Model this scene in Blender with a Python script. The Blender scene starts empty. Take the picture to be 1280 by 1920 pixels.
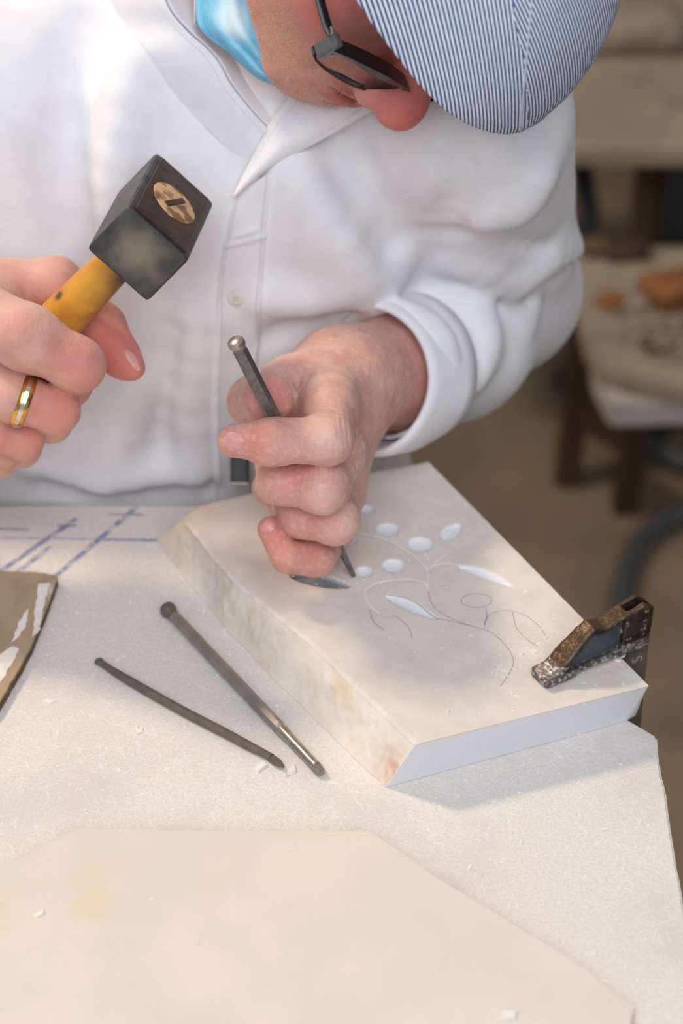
import bpy, bmesh, math, random
import numpy as np
from mathutils import Vector, Matrix, Euler
random.seed(7); np.random.seed(7)
SC = bpy.context.scene
COL = SC.collection
# ------------------------------------------------------------------ camera
PITCH = math.radians(36.0)
CAM = np.array([0.0, 0.0, 1.63])
FPX = 85.0*1280/24.0
FW = np.array([0, math.cos(PITCH), -math.sin(PITCH)])
UP = np.array([0, math.sin(PITCH), math.cos(PITCH)])
RT = np.array([1.0, 0, 0])
cam = bpy.data.cameras.new('camera')
cam.lens = 85; cam.sensor_width = 24; cam.sensor_fit = 'HORIZONTAL'
cam.clip_start = .05; cam.clip_end = 50
cam.dof.use_dof = True; cam.dof.focus_distance = 1.225; cam.dof.aperture_fstop = 5.6
cam_o = bpy.data.objects.new('camera', cam); COL.objects.link(cam_o)
cam_o.location = CAM; cam_o.rotation_euler = (math.pi/2-PITCH, 0, 0)
SC.camera = cam_o
# ------------------------------------------------------------------ world, lamps, exposure
w = bpy.data.worlds.new('world'); SC.world = w; w.use_nodes = True
bg = w.node_tree.nodes['Background']
bg.inputs[0].default_value = (0.80, 0.88, 1.0, 1); bg.inputs[1].default_value = 0.40
def area(name, loc, target, size, power, color, sy=None):
    l = bpy.data.lights.new(name, 'AREA'); l.energy = power; l.color = color
    l.shape = 'RECTANGLE'; l.size = size; l.size_y = sy or size
    o = bpy.data.objects.new(name, l); COL.objects.link(o); o.location = loc
    o.rotation_euler = (Vector(target)-Vector(loc)).to_track_quat('-Z', 'Y').to_euler()
    return o
area('window_light', (-1.32, 1.95, 2.70), (0.0, 1.0, 0.85), 0.34, 37, (1.0, 0.81, 0.60))
area('skylight', (0.1, -1.3, 3.2), (0, 1.2, 0.9), 2.4, 78, (0.92, 0.95, 1.0))
SC.view_settings.view_transform = 'Standard'; SC.view_settings.look = 'None'
SC.view_settings.gamma = 1.0; SC.view_settings.use_curve_mapping = False
SC.view_settings.exposure = 0.0
SC.cycles.use_denoising = True
SC.cycles.max_bounces = 6; SC.cycles.diffuse_bounces = 4
SC.cycles.caustics_reflective = False; SC.cycles.caustics_refractive = False
TZ = 0.80                       # table top height
# ------------------------------------------------------------------ helpers
def W(px, py, d):
    """point seen at pixel (px,py), d metres along the lens axis"""
    return CAM + d*(FW + (px-640)/FPX*RT - (py-960)/FPX*UP)
def onz(px, py, z):
    r = FW + (px-640)/FPX*RT - (py-960)/FPX*UP
    return CAM + r*((z-CAM[2])/r[2])
def depth_of(p): return float(np.dot(np.asarray(p)-CAM, FW))
def proj(p):
    p = np.asarray(p, float)-CAM; d = p@FW
    return 640+FPX*(p@RT)/d, 960-FPX*(p@UP)/d
def srgb(r, g, b):
    f = lambda c: (c/255/12.92 if c <= 10.31 else ((c/255+.055)/1.055)**2.4)
    return (f(r), f(g), f(b), 1.0)
def norm(v):
    v = np.asarray(v, float); return v/np.linalg.norm(v)

def mesh_obj(name, V, F, mat=None, parent=None, smooth=True, attrs=None):
    me = bpy.data.meshes.new(name)
    V = np.asarray(V, np.float32)
    if isinstance(F, np.ndarray):
        n, k = F.shape
        me.vertices.add(len(V)); me.vertices.foreach_set('co', V.ravel())
        me.loops.add(n*k); me.loops.foreach_set('vertex_index', F.astype(np.int32).ravel())
        me.polygons.add(n); me.polygons.foreach_set('loop_start', np.arange(0, n*k, k, dtype=np.int32))
        me.update(calc_edges=True)
    else:
        me.from_pydata([tuple(map(float, v)) for v in V], [], [tuple(int(i) for i in f) for f in F]); me.update()
    if smooth: me.polygons.foreach_set('use_smooth', np.ones(len(me.polygons), bool))
    if attrs:
        for k, a in attrs.items():
            at = me.attributes.new(k, 'FLOAT', 'POINT'); at.data.foreach_set('value', np.asarray(a, np.float32))
    if mat: me.materials.append(mat)
    o = bpy.data.objects.new(name, me); COL.objects.link(o)
    if parent is not None: o.parent = parent
    return o
def bm_obj(name, bm, mat=None, parent=None, smooth=False):
    me = bpy.data.meshes.new(name); bm.normal_update(); bm.to_mesh(me); bm.free()
    if smooth: me.polygons.foreach_set('use_smooth', np.ones(len(me.polygons), bool))
    if mat: me.materials.append(mat)
    o = bpy.data.objects.new(name, me); COL.objects.link(o)
    if parent is not None: o.parent = parent
    return o
def tag(o, label, cat, group=None, kind=None):
    if label: o['label'] = label
    if cat: o['category'] = cat
    if group: o['group'] = group
    if kind: o['kind'] = kind
    return o
def thing(name, label, cat, group=None):
    o = bpy.data.objects.new(name, None); COL.objects.link(o); return tag(o, label, cat, group)
def struct(o): o['kind'] = 'structure'; return o

# ---- materials
def mat(name, c1, c2=None, scale=20, rough=.6, metal=0, bump=0, bscale=200, detail=5, sss=0, sss_r=(1, .3, .2),
        spec=.5, ramp=(.4, .6), attrs=(), c3=None, s3=5, r3=(.5, .65), stretch=None, bump2=0, b2scale=20, space='Object', sheen=0, wave=None):
    """noise-mixed principled material; attrs = [(attribute, colour)] mixed over it in order"""
    m = bpy.data.materials.new(name); m.use_nodes = True
    nt = m.node_tree; N = nt.nodes; L = nt.links; b = N['Principled BSDF']
    tc = N.new('ShaderNodeTexCoord'); vec = tc.outputs[space]
    if stretch:
        mp = N.new('ShaderNodeMapping'); L.new(vec, mp.inputs[0]); mp.inputs['Scale'].default_value = stretch; vec2 = mp.outputs[0]
    else: vec2 = vec
    def noise(s, d, v):
        n = N.new('ShaderNodeTexNoise'); n.inputs['Scale'].default_value = s; n.inputs['Detail'].default_value = d
        L.new(v, n.inputs['Vector']); return n.outputs[0]
    def rampn(src, a, bb):
        r = N.new('ShaderNodeMapRange'); r.inputs[1].default_value = a; r.inputs[2].default_value = bb; L.new(src, r.inputs[0]); return r.outputs[0]
    def mix(f, a, bb):
        x = N.new('ShaderNodeMix'); x.data_type = 'RGBA'
        if isinstance(f, float): x.inputs[0].default_value = f
        else: L.new(f, x.inputs[0])
        for s, i in ((a, 6), (bb, 7)):
            if isinstance(s, tuple): x.inputs[i].default_value = s
            else: L.new(s, x.inputs[i])
        return x.outputs[2]
    col = c1
    if c2: col = mix(rampn(noise(scale, detail, vec2), *ramp), c1, c2)
    if c3: col = mix(rampn(noise(s3, 4, vec2), *r3), col, c3)
    for a, c in attrs:
        at = N.new('ShaderNodeAttribute'); at.attribute_name = a; col = mix(at.outputs['Fac'], col, c)
    if isinstance(col, tuple): b.inputs['Base Color'].default_value = col
    else: L.new(col, b.inputs['Base Color'])
    b.inputs['Roughness'].default_value = rough; b.inputs['Metallic'].default_value = metal
    b.inputs['Specular IOR Level'].default_value = spec
    if sheen: b.inputs['Sheen Weight'].default_value = sheen
    if sss:
        b.inputs['Subsurface Weight'].default_value = 1.0; b.inputs['Subsurface Scale'].default_value = sss
        b.inputs['Subsurface Radius'].default_value = sss_r
    last = None
    for st, s in ((bump, bscale), (bump2, b2scale)):
        if st:
            bp = N.new('ShaderNodeBump'); bp.inputs['Strength'].default_value = 1.0; bp.inputs['Distance'].default_value = st
            L.new(noise(s, 4, vec2), bp.inputs['Height'])
            if last: L.new(last, bp.inputs['Normal'])
            last = bp.outputs[0]
    if last: L.new(last, b.inputs['Normal'])
    return m

# ---- signed distance fields and a surface-net mesher
def smin(a, b, k):
    if k <= 0: return np.minimum(a, b)
    h = np.maximum(k-np.abs(a-b), 0)/k
    return np.minimum(a, b)-h*h*k*.25
def smax(a, b, k): return -smin(-a, -b, k)
def sd_cone(P, a, b, ra, rb):
    a = np.asarray(a, float); b = np.asarray(b, float); ba = b-a
    t = np.clip((P-a)@ba/max(ba@ba, 1e-12), 0, 1)
    return np.linalg.norm(P-a-t[:, None]*ba, axis=1)-(ra+(rb-ra)*t)
def sd_ell(P, c, R, r):
    q = (P-np.asarray(c, float))@np.asarray(R, float).T; r = np.asarray(r, float)
    k0 = np.linalg.norm(q/r, axis=1); k1 = np.linalg.norm(q/(r*r), axis=1)
    return k0*(k0-1)/np.maximum(k1, 1e-9)
def sd_box(P, c, R, h, r=0):
    q = np.abs((P-np.asarray(c, float))@np.asarray(R, float).T)-(np.asarray(h, float)-r)
    return np.linalg.norm(np.maximum(q, 0), axis=1)+np.minimum(q.max(axis=1), 0)-r
def sd_poly(x, y, pts):
    pts = np.asarray(pts, float); n = len(pts); d = np.full(x.shape, 1e9); s = np.ones(x.shape)
    j = n-1
    for i in range(n):
        ex, ey = pts[j]-pts[i]; wx = x-pts[i][0]; wy = y-pts[i][1]
        t = np.clip((wx*ex+wy*ey)/(ex*ex+ey*ey), 0, 1)
        d = np.minimum(d, (wx-ex*t)**2+(wy-ey*t)**2)
        c1 = y >= pts[i][1]; c2 = y < pts[j][1]; c3 = ex*wy > ey*wx
        flip = (c1 & c2 & c3) | (~c1 & ~c2 & ~c3); s = np.where(flip, -s, s); j = i
    return s*np.sqrt(d)
def chain(P, pts, rad, k=.004):
    d = None
    for i in range(len(pts)-1):
        e = sd_cone(P, pts[i], pts[i+1], rad[i], rad[i+1]); d = e if d is None else smin(d, e, k)
    return d
def polygonize(f, lo, hi, h, B=12, slack=1.6):
    lo = np.asarray(lo, float); hi = np.asarray(hi, float)
    n = np.ceil((hi-lo)/h/B).astype(int)*B
    nb = n//B
    bi = np.stack(np.meshgrid(*[np.arange(k) for k in nb], indexing='ij'), -1).reshape(-1, 3)
    bc = lo+(bi+.5)*B*h
    keep = np.abs(f(bc)) < B*h*.87*slack
    bi = bi[keep]
    D = np.full(tuple(n+1), np.nan, np.float32)
    M = np.zeros(tuple(n+1), bool)
    for x, y, z in bi: M[x*B:x*B+B+1, y*B:y*B+B+1, z*B:z*B+B+1] = True
    idx = np.argwhere(M)
    out = np.empty(len(idx), np.float32)
    for s in range(0, len(idx), 400000):
        out[s:s+400000] = f(lo+idx[s:s+400000]*h)
    D[M] = out
    # fill the rest with the sign of its nearest known value along an axis (all outside or all inside): use block centre sign
    big = np.isnan(D)
    if big.any():
        allb = np.stack(np.meshgrid(*[np.arange(k) for k in nb], indexing='ij'), -1).reshape(-1, 3)
        val = f(lo+(allb+.5)*B*h).reshape(tuple(nb))
        for a in range(3): val = np.repeat(val, B, axis=a)
        val = np.pad(val, ((0, 1),)*3, mode='edge')
        D[big] = val[big]
    S = D < 0
    c = np.zeros(tuple(n), np.int8)
    for dx in (0, 1):
        for dy in (0, 1):
            for dz in (0, 1): c += S[dx:n[0]+dx, dy:n[1]+dy, dz:n[2]+dz]
    cells = np.argwhere((c > 0) & (c < 8))
    ID = np.full(tuple(n), -1, np.int32); ID[tuple(cells.T)] = np.arange(len(cells))
    acc = np.zeros((len(cells), 3)); cnt = np.zeros(len(cells))
    corners = [(0, 0, 0), (1, 0, 0), (0, 1, 0), (1, 1, 0), (0, 0, 1), (1, 0, 1), (0, 1, 1), (1, 1, 1)]
    vals = {q: D[cells[:, 0]+q[0], cells[:, 1]+q[1], cells[:, 2]+q[2]].astype(float) for q in corners}
    for q in corners:
        for a in range(3):
            if q[a] == 0:
                r = list(q); r[a] = 1; r = tuple(r)
                va, vb = vals[q], vals[r]; m = (va < 0) != (vb < 0)
                t = np.where(m, va/np.where(m, va-vb, 1), 0)
                p = np.tile(np.array(q, float), (len(cells), 1)); p[:, a] = t
                acc[m] += p[m]; cnt[m] += 1
    V = lo+(cells+acc/cnt[:, None])*h
    faces = []
    for a in range(3):
        b, cc = (a+1) % 3, (a+2) % 3
        sl0 = [slice(None)]*3; sl1 = [slice(None)]*3
        sl0[a] = slice(0, n[a]); sl1[a] = slice(1, n[a]+1)
        s0 = S[tuple(sl0)]; s1 = S[tuple(sl1)]
        e = np.argwhere(s0 != s1)
        ok = (e[:, b] > 0) & (e[:, cc] > 0) & (e[:, b] < n[b]) & (e[:, cc] < n[cc]); e = e[ok]
        def cid(db, dc):
            q = e.copy(); q[:, b] -= db; q[:, cc] -= dc; return ID[tuple(q.T)]
        qd = np.stack([cid(0, 0), cid(1, 0), cid(1, 1), cid(0, 1)], 1)
        fl = ~s0[tuple(e.T)]
        qd[fl] = qd[fl][:, ::-1]
        faces.append(qd)
    F = np.concatenate(faces); F = F[(F >= 0).all(1)]
    return V, F
def trace(f, px, py, d0, d1=None, it=60):
    """march pixel rays on to a field; returns points"""
    px = np.atleast_1d(np.asarray(px, float)); py = np.atleast_1d(np.asarray(py, float))
    r = FW[None]+(px-640)[:, None]/FPX*RT-(py-960)[:, None]/FPX*UP
    ln = np.linalg.norm(r, axis=1)
    t = np.full(len(px), float(d0))
    for _ in range(it): t = t+np.clip(f(CAM+r*t[:, None])/ln, -.02, .05)*.9
    return CAM+r*t[:, None]
def grad(f, P, e=.0015):
    g = np.stack([f(P+np.eye(3)[i]*e)-f(P-np.eye(3)[i]*e) for i in range(3)], 1)
    return g/np.linalg.norm(g, axis=1)[:, None]

# ---- smooth value noise for geometry (numpy)
_rng = np.random.RandomState(11); _G = _rng.rand(32, 32, 32)
def vnoise(P, s=1.0, octv=3):
    P = np.asarray(P, float)*s; out = np.zeros(len(P)); amp = 1.0; tot = 0
    for o in range(octv):
        Q = P*(2**o)+o*7.3; i = np.floor(Q).astype(int); f = Q-i; f = f*f*(3-2*f); v = 0
        for dx in (0, 1):
            for dy in (0, 1):
                for dz in (0, 1):
                    wgt = (f[:, 0] if dx else 1-f[:, 0])*(f[:, 1] if dy else 1-f[:, 1])*(f[:, 2] if dz else 1-f[:, 2])
                    v = v+wgt*_G[(i[:, 0]+dx) % 32, (i[:, 1]+dy) % 32, (i[:, 2]+dz) % 32]
        out += amp*(v-.5); tot += amp; amp *= .5
    return out/tot*2
# ---- sweeps
def frames(pts):
    pts = np.asarray(pts, float); n = len(pts); T = np.gradient(pts, axis=0); T /= np.linalg.norm(T, axis=1)[:, None]
    a = np.array([0, 0, 1.0]) if abs(T[0][2]) < .9 else np.array([1.0, 0, 0])
    U = [norm(np.cross(a, T[0]))]
    for i in range(1, n):
        u = U[-1]-T[i]*(U[-1]@T[i]); U.append(norm(u))
    U = np.array(U); return T, U, np.cross(T, U)
def tube(pts, rad, seg=12, cap=True, flat=1.0, roll=0.0, shape=None):
    """swept tube; rad scalar or per point; returns V,F(list)"""
    pts = np.asarray(pts, float); n = len(pts); rad = np.broadcast_to(np.asarray(rad, float), (n,))
    T, U, Bn = frames(pts)
    a = np.linspace(0, 2*np.pi, seg, endpoint=False)+roll
    V = (pts[:, None]+rad[:, None, None]*(np.cos(a)[None, :, None]*U[:, None]+flat*np.sin(a)[None, :, None]*Bn[:, None])).reshape(-1, 3)
    F = []
    for i in range(n-1):
        for j in range(seg):
            k = (j+1) % seg; F.append((i*seg+j, i*seg+k, (i+1)*seg+k, (i+1)*seg+j))
    if cap: F.append(tuple(range(seg))[::-1]); F.append(tuple((n-1)*seg+j for j in range(seg)))
    return V, F
def smooth_path(pts, n=40):
    """Catmull-Rom through points"""
    P = np.asarray(pts, float); P = np.vstack([2*P[0]-P[1], P, 2*P[-1]-P[-2]]); m = len(P)-3; out = []
    for s in np.linspace(0, m-1e-6, n):
        i = int(s); t = s-i; p0, p1, p2, p3 = P[i:i+4]
        out.append(.5*((2*p1)+(-p0+p2)*t+(2*p0-5*p1+4*p2-p3)*t*t+(-p0+3*p1-3*p2+p3)*t**3))
    return np.array(out)
def merge(*vf):
    V = []; F = []; o = 0
    for v, f in vf:
        V.append(np.asarray(v)); F += [tuple(i+o for i in q) for q in f]; o += len(v)
    return np.vstack(V), F
def text_mesh(name, body, size, mw, m, parent, extrude=.0001):
    fc = bpy.data.curves.new(name, 'FONT'); fc.body = body; fc.size = size; fc.extrude = extrude; fc.align_x = 'CENTER'; fc.align_y = 'CENTER'
    fo = bpy.data.objects.new(name, fc); COL.objects.link(fo); bpy.context.view_layer.update()
    me = bpy.data.meshes.new_from_object(fo.evaluated_get(bpy.context.evaluated_depsgraph_get())); bpy.data.objects.remove(fo); me.name = name
    me.transform(mw); me.materials.clear(); me.materials.append(m)
    o = bpy.data.objects.new(name, me); COL.objects.link(o); o.parent = parent; return o
def basis(x, y, p):
    z = np.cross(x, y); return Matrix(((x[0], y[0], z[0], p[0]), (x[1], y[1], z[1], p[1]), (x[2], y[2], z[2], p[2]), (0, 0, 0, 1)))
def auto_smooth(o, ang=35):
    me = o.data; bm = bmesh.new(); bm.from_mesh(me)
    for e in bm.edges:
        if len(e.link_faces) == 2: e.smooth = e.calc_face_angle(0) < math.radians(ang)
    for f in bm.faces: f.smooth = True
    bm.to_mesh(me); bm.free(); return o
def box_bm(c, size, R=None, bevel=0, seg=2):
    bm = bmesh.new(); bmesh.ops.create_cube(bm, size=1)
    for v in bm.verts: v.co = Vector((v.co.x*size[0], v.co.y*size[1], v.co.z*size[2]))
    if bevel: bmesh.ops.bevel(bm, geom=bm.edges[:], offset=bevel, segments=seg, profile=.6, affect='EDGES')
    for v in bm.verts:
        p = np.array(v.co); p = (np.asarray(R).T@p if R is not None else p)+np.asarray(c); v.co = Vector(p)
    return bm
def prism(pts_top, thick, bevel=0):
    """closed slab from a list of top points (counter-clockwise from above), extruded down"""
    bm = bmesh.new(); t = [bm.verts.new(Vector(p)) for p in pts_top]; f = bm.faces.new(t)
    r = bmesh.ops.extrude_face_region(bm, geom=[f])
    for v in r['geom']:
        if isinstance(v, bmesh.types.BMVert): v.co.z -= thick
    bm.normal_update(); bmesh.ops.recalc_face_normals(bm, faces=bm.faces[:])
    if bevel: bmesh.ops.bevel(bm, geom=bm.edges[:], offset=bevel, segments=2, affect='EDGES')
    return bm
def rough_outline(poly, step, amp, s, seed=0):
    """resample a closed polygon and jitter it in its plane"""
    poly = np.asarray(poly, float); out = []
    for i in range(len(poly)):
        a, b = poly[i], poly[(i+1) % len(poly)]; k = max(1, int(np.linalg.norm(b-a)/step))
        for j in range(k): out.append(a+(b-a)*j/k)
    out = np.array(out); q = out+seed*3.1
    d = np.stack([vnoise(q, s), vnoise(q+5.5, s)], 1)*amp
    out[:, :2] += d; return out
def seat(t, base):
    base = Vector(base); t.location = base
    for c in t.children: c.location = c.location-base
# ================================================================== materials
M = {}
M['floor'] = mat('floor_concrete', srgb(128, 110, 88), srgb(112, 94, 74), 6, .8, bump=.001, bscale=60)  # floor tone darkened to stand for the dimmer back of the room
M['wall'] = mat('wall_plaster', srgb(168, 156, 138), srgb(140, 128, 112), 3, .9, bump=.001, bscale=60)
M['bench_white'] = mat('bench_dusty_white', srgb(224, 217, 210), srgb(213, 205, 198), 620, .8, bump=.0003, bscale=900, ramp=(.40, .66), c3=srgb(208, 200, 194), s3=16, r3=(.48, .75), bump2=.0004, b2scale=160, spec=.25)
M['oak'] = mat('bench_wood', srgb(120, 90, 60), srgb(90, 64, 40), 30, .7, stretch=(1, 1, .1), bump=.0004)
M['marble'] = mat('marble_carved', srgb(224, 214, 205), srgb(216, 205, 194), 60, .55, ramp=(.4, .65), bump=.00012, bscale=1500, bump2=.0003, b2scale=90, spec=.3,
    attrs=[('rough', srgb(242, 231, 216)), ('ochre', srgb(228, 200, 160)), ('grey', srgb(204, 202, 196)), ('pink', srgb(206, 158, 130)), ('front', srgb(228, 230, 238)), ('fresh', srgb(228, 230, 235)), ('dark_leaf', srgb(128, 133, 139))])  # front: cool ambient light put into the sawn front face's colour
M['marble_cream'] = mat('marble_cream', srgb(224, 211, 197), srgb(217, 206, 195), 18, .4, c3=srgb(222, 198, 166), s3=14, r3=(.60, .74), bump=.0001, bscale=400, spec=.35)
M['graphite'] = mat('pencil_graphite', srgb(158, 150, 146), rough=.6)
M['steel'] = mat('tool_steel', srgb(160, 150, 141), srgb(146, 137, 128), 120, .42, metal=.55, bump=.00008, bscale=900)
M['steel_dark'] = mat('tool_steel_dark', srgb(112, 102, 92), srgb(124, 112, 100), 150, .45, metal=.5, bump=.0001, bscale=700)
M['steel_bright'] = mat('tool_steel_bright', srgb(176, 168, 158), srgb(150, 142, 134), 200, .32, metal=.75, bump=.0001, bscale=900)
M['chisel_grey'] = mat('chisel_grey', srgb(124, 122, 118), srgb(104, 102, 99), 300, .36, metal=.6)
M['iron'] = mat('cast_iron', srgb(52, 44, 38), srgb(76, 64, 54), 150, .40, metal=.5, bump=.0004, bscale=500, bump2=.0006, b2scale=150, c3=srgb(176, 168, 160), s3=230, r3=(.62, .70), attrs=[('web', srgb(84, 92, 104)), ('ridge', srgb(96, 70, 50)), ('dust', srgb(200, 198, 196))])
M['head_side'] = mat('hammer_side', srgb(88, 86, 84), srgb(70, 68, 66), 90, .5, metal=.55, bump=.0002, bscale=300, attrs=[('worn', srgb(146, 136, 118))])
M['head_top'] = mat('hammer_top', srgb(78, 58, 44), srgb(58, 42, 32), 90, .5, metal=.4, bump=.0002, bscale=300)
M['eye_wood'] = mat('hammer_eye_wood', srgb(214, 176, 130), srgb(140, 98, 66), 120, .6, ramp=(.45, .55), bump=.0003, bscale=200)
M['handle'] = mat('hammer_handle', srgb(222, 160, 58), srgb(200, 134, 44), 40, .4, stretch=(1, 1, 1), c3=srgb(150, 112, 66), s3=50, r3=(.58, .75), attrs=[('smudge', srgb(88, 70, 58))])
M['flake'] = mat('stone_flake', srgb(236, 232, 226), srgb(224, 218, 210), 90, .6)
M['board'] = mat('board_brown', srgb(176, 152, 124), srgb(160, 134, 106), 60, .8, stretch=(1, .3, 1), bump=.0003, bscale=300, c3=srgb(214, 200, 186), s3=60, r3=(.56, .66), attrs=[('edge', srgb(104, 82, 60))])
# ================================================================== setting
bm = bmesh.new()
for a in [(-4, -3, 0), (4, -3, 0), (4, 5, 0), (-4, 5, 0)]: bm.verts.new(a)
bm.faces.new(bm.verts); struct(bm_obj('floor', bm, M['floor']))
struct(bm_obj('wall_back', box_bm((0, 5.05, 1.5), (8, .1, 3)), M['wall']))
struct(bm_obj('wall_right', box_bm((4.05, 1, 1.5), (.1, 8, 3)), M['wall']))
# ================================================================== workbench
def add_scratches(m, col, amt):
    """fine hair scratches of the dusty stone: stretched noise at several bearings"""
    nt = m.node_tree; N = nt.nodes; L = nt.links; b = N['Principled BSDF']; src = b.inputs['Base Color'].links[0].from_socket
    tc = N.new('ShaderNodeTexCoord')
    for i, a in enumerate((.3, 1.15, 1.9, 2.7)):
        mp = N.new('ShaderNodeMapping'); mp.inputs['Rotation'].default_value = (0, 0, a); mp.inputs['Location'].default_value = (i*3.1, 0, 0); L.new(tc.outputs['Object'], mp.inputs[0])
        sc = N.new('ShaderNodeVectorMath'); sc.operation = 'MULTIPLY'; sc.inputs[1].default_value = (75, 1400, 1); L.new(mp.outputs[0], sc.inputs[0])
        nz = N.new('ShaderNodeTexNoise'); nz.inputs['Scale'].default_value = 1.0; nz.inputs['Detail'].default_value = 1; L.new(sc.outputs[0], nz.inputs['Vector'])
        mr = N.new('ShaderNodeMapRange'); mr.inputs[1].default_value = .66; mr.inputs[2].default_value = .74; mr.inputs[4].default_value = amt; L.new(nz.outputs[0], mr.inputs[0])
        x = N.new('ShaderNodeMix'); x.data_type = 'RGBA'; L.new(mr.outputs[0], x.inputs[0]); L.new(src, x.inputs[6]); x.inputs[7].default_value = col; src = x.outputs[2]
    L.new(src, b.inputs['Base Color'])
add_scratches(M['bench_white'], srgb(240, 237, 233), .5)
bench = thing('workbench', 'wide white dusty stone-topped workbench that everything lies on', 'workbench')
ZT = TZ
out = [(-1.15, -.05), (.163, -.05), (.163, .945), (.142, .966), (.080, 1.075), (.036, 1.149), (-.10, 1.149), (-1.15, 1.149)]
ol = rough_outline([(x, y, ZT) for x, y in out], .006, .0012, 60, 3)
tt = bm_obj('tabletop', prism(ol, .035, .0012), M['bench_white'], bench); auto_smooth(tt, 50)
# pencil-blue setting-out lines on the bench top: flat print in the material
def add_segments(m, segs, zc):
    nt = m.node_tree; N = nt.nodes; L = nt.links; b = N['Principled BSDF']
    tc = N.new('ShaderNodeTexCoord')
    nz = N.new('ShaderNodeTexNoise'); nz.inputs['Scale'].default_value = 170; L.new(tc.outputs['Object'], nz.inputs['Vector'])
    src = b.inputs['Base Color'].links[0].from_socket
    for (a, bb, wd, colr, st) in segs:
        def vm(op, *ins):
            n = N.new('ShaderNodeVectorMath'); n.operation = op
            for i, v in enumerate(ins):
                if isinstance(v, tuple): n.inputs[i].default_value = v
                elif isinstance(v, float): n.inputs['Scale'].default_value = v
                else: L.new(v, n.inputs[i])
            return n
        def mm(op, x, y=None, clamp=False):
            n = N.new('ShaderNodeMath'); n.operation = op; n.use_clamp = clamp
            for i, v in enumerate((x, y)):
                if v is None: continue
                if isinstance(v, float): n.inputs[i].default_value = v
                else: L.new(v, n.inputs[i])
            return n.outputs[0]
        ba = np.asarray(bb)-np.asarray(a)
        pa = vm('SUBTRACT', tc.outputs['Object'], tuple(map(float, a))).outputs[0]
        h = mm('DIVIDE', vm('DOT_PRODUCT', pa, tuple(map(float, ba))).outputs['Value'], float(ba@ba), True)
        q = N.new('ShaderNodeVectorMath'); q.operation = 'SCALE'; q.inputs[0].default_value = tuple(map(float, ba)); L.new(h, q.inputs['Scale'])
        d = vm('LENGTH', vm('SUBTRACT', pa, q.outputs[0]).outputs[0]).outputs['Value']
        mr = N.new('ShaderNodeMapRange'); mr.inputs[1].default_value = wd; mr.inputs[2].default_value = wd*.35; mr.inputs[3].default_value = 0; mr.inputs[4].default_value = 1; L.new(d, mr.inputs[0])
        n2 = N.new('ShaderNodeMapRange'); n2.inputs[1].default_value = .35; n2.inputs[2].default_value = .58; n2.inputs[3].default_value = .25; n2.inputs[4].default_value = st; L.new(nz.outputs[0], n2.inputs[0])
        x = N.new('ShaderNodeMix'); x.data_type = 'RGBA'; L.new(mm('MULTIPLY', mr.outputs[0], n2.outputs[0]), x.inputs[0]); L.new(src, x.inputs[6]); x.inputs[7].default_value = colr; src = x.outputs[2]
    L.new(src, b.inputs['Base Color'])
bl = srgb(122, 132, 164)
S_ = lambda a, b: (onz(*a, ZT), onz(*b, ZT))
add_segments(M['bench_white'], [(*S_((-30, 1092), (140, 975)), .0026, bl, .95), (*S_((30, 1075), (92, 1027)), .0024, bl, .9), (*S_((105, 1080), (255, 952)), .0025, bl, .95),
    (*S_((112, 985), (140, 985)), .0022, bl, .8), (*S_((0, 991), (52, 993)), .0018, srgb(120, 116, 116), .7), (*S_((-40, 1008), (295, 1012)), .0014, srgb(150, 156, 182), .8), (*S_((195, 1012), (292, 1013)), .0018, bl, .7),
    (*S_((205, 964), (268, 965)), .0016, srgb(130, 128, 134), .7)], ZT)
for x, y in ((-1.05, .05), (.02, .05), (-1.05, 1.06), (-.40, 1.06)):
    bm_obj('leg', box_bm((x, y, .37), (.07, .07, .74), bevel=.004), M['oak'], bench)
for y in (.05, 1.06): bm_obj('apron', box_bm((-.515 if y < 1 else -.725, y, .69), (1.0 if y < 1 else .58, .03, .09), bevel=.003), M['oak'], bench)
bm_obj('support_board', box_bm((-.51, .555, .7525), (1.14, 1.08, .025), bevel=.002), M['oak'], bench)
seat(bench, (-.5, .55, 0))
# ================================================================== carved slab
SZ = TZ+.030
def px_poly(pts, z, n):
    P = np.array([onz(x, y, z) for x, y in pts]); d = np.r_[0, np.cumsum(np.linalg.norm(np.diff(P, axis=0), axis=1))]; t = np.linspace(0, d[-1], n)
    return np.stack([np.interp(t, d, P[:, i]) for i in range(3)], 1)
NU, NV = 200, 310
front = px_poly([(778, 1396), (1216, 1286)], SZ, NU); back = px_poly([(333, 962), (400, 938), (470, 925), (800, 863)], SZ, NU)
left = px_poly([(778, 1396), (655, 1280), (585, 1210), (530, 1166), (467, 1114), (448, 1100), (409, 1057), (378, 1018), (333, 962)], SZ, NV); right = px_poly([(1216, 1286), (800, 863)], SZ, NV)
u = np.linspace(0, 1, NU)[:, None, None]; v = np.linspace(0, 1, NV)[None, :, None]
G = (1-v)*front[:, None]+v*back[:, None]+(1-u)*left[None]+u*right[None]-((1-u)*(1-v)*front[0]+u*(1-v)*front[-1]+(1-u)*v*back[0]+u*v*back[-1])
G = G.reshape(-1, 3)
edge_d = np.minimum(np.linalg.norm(G[:, None, :2]-np.vstack([left[::3], back[::3]])[None, :, :2], axis=2).min(1), 1)
fresh = np.zeros(len(G)); dark_leaf = np.zeros(len(G)); dz = np.zeros(len(G)); grey = np.zeros(len(G)); ochre = np.zeros(len(G))
def sst(x, a, b): t = np.clip((x-a)/(b-a), 0, 1); return t*t*(3-2*t)
def seg_d(P, a, b):
    ba = b-a; t = np.clip(((P-a)@ba)/(ba@ba), 0, 1); return np.linalg.norm(P-a-t[:, None]*ba, axis=1), t
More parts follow.
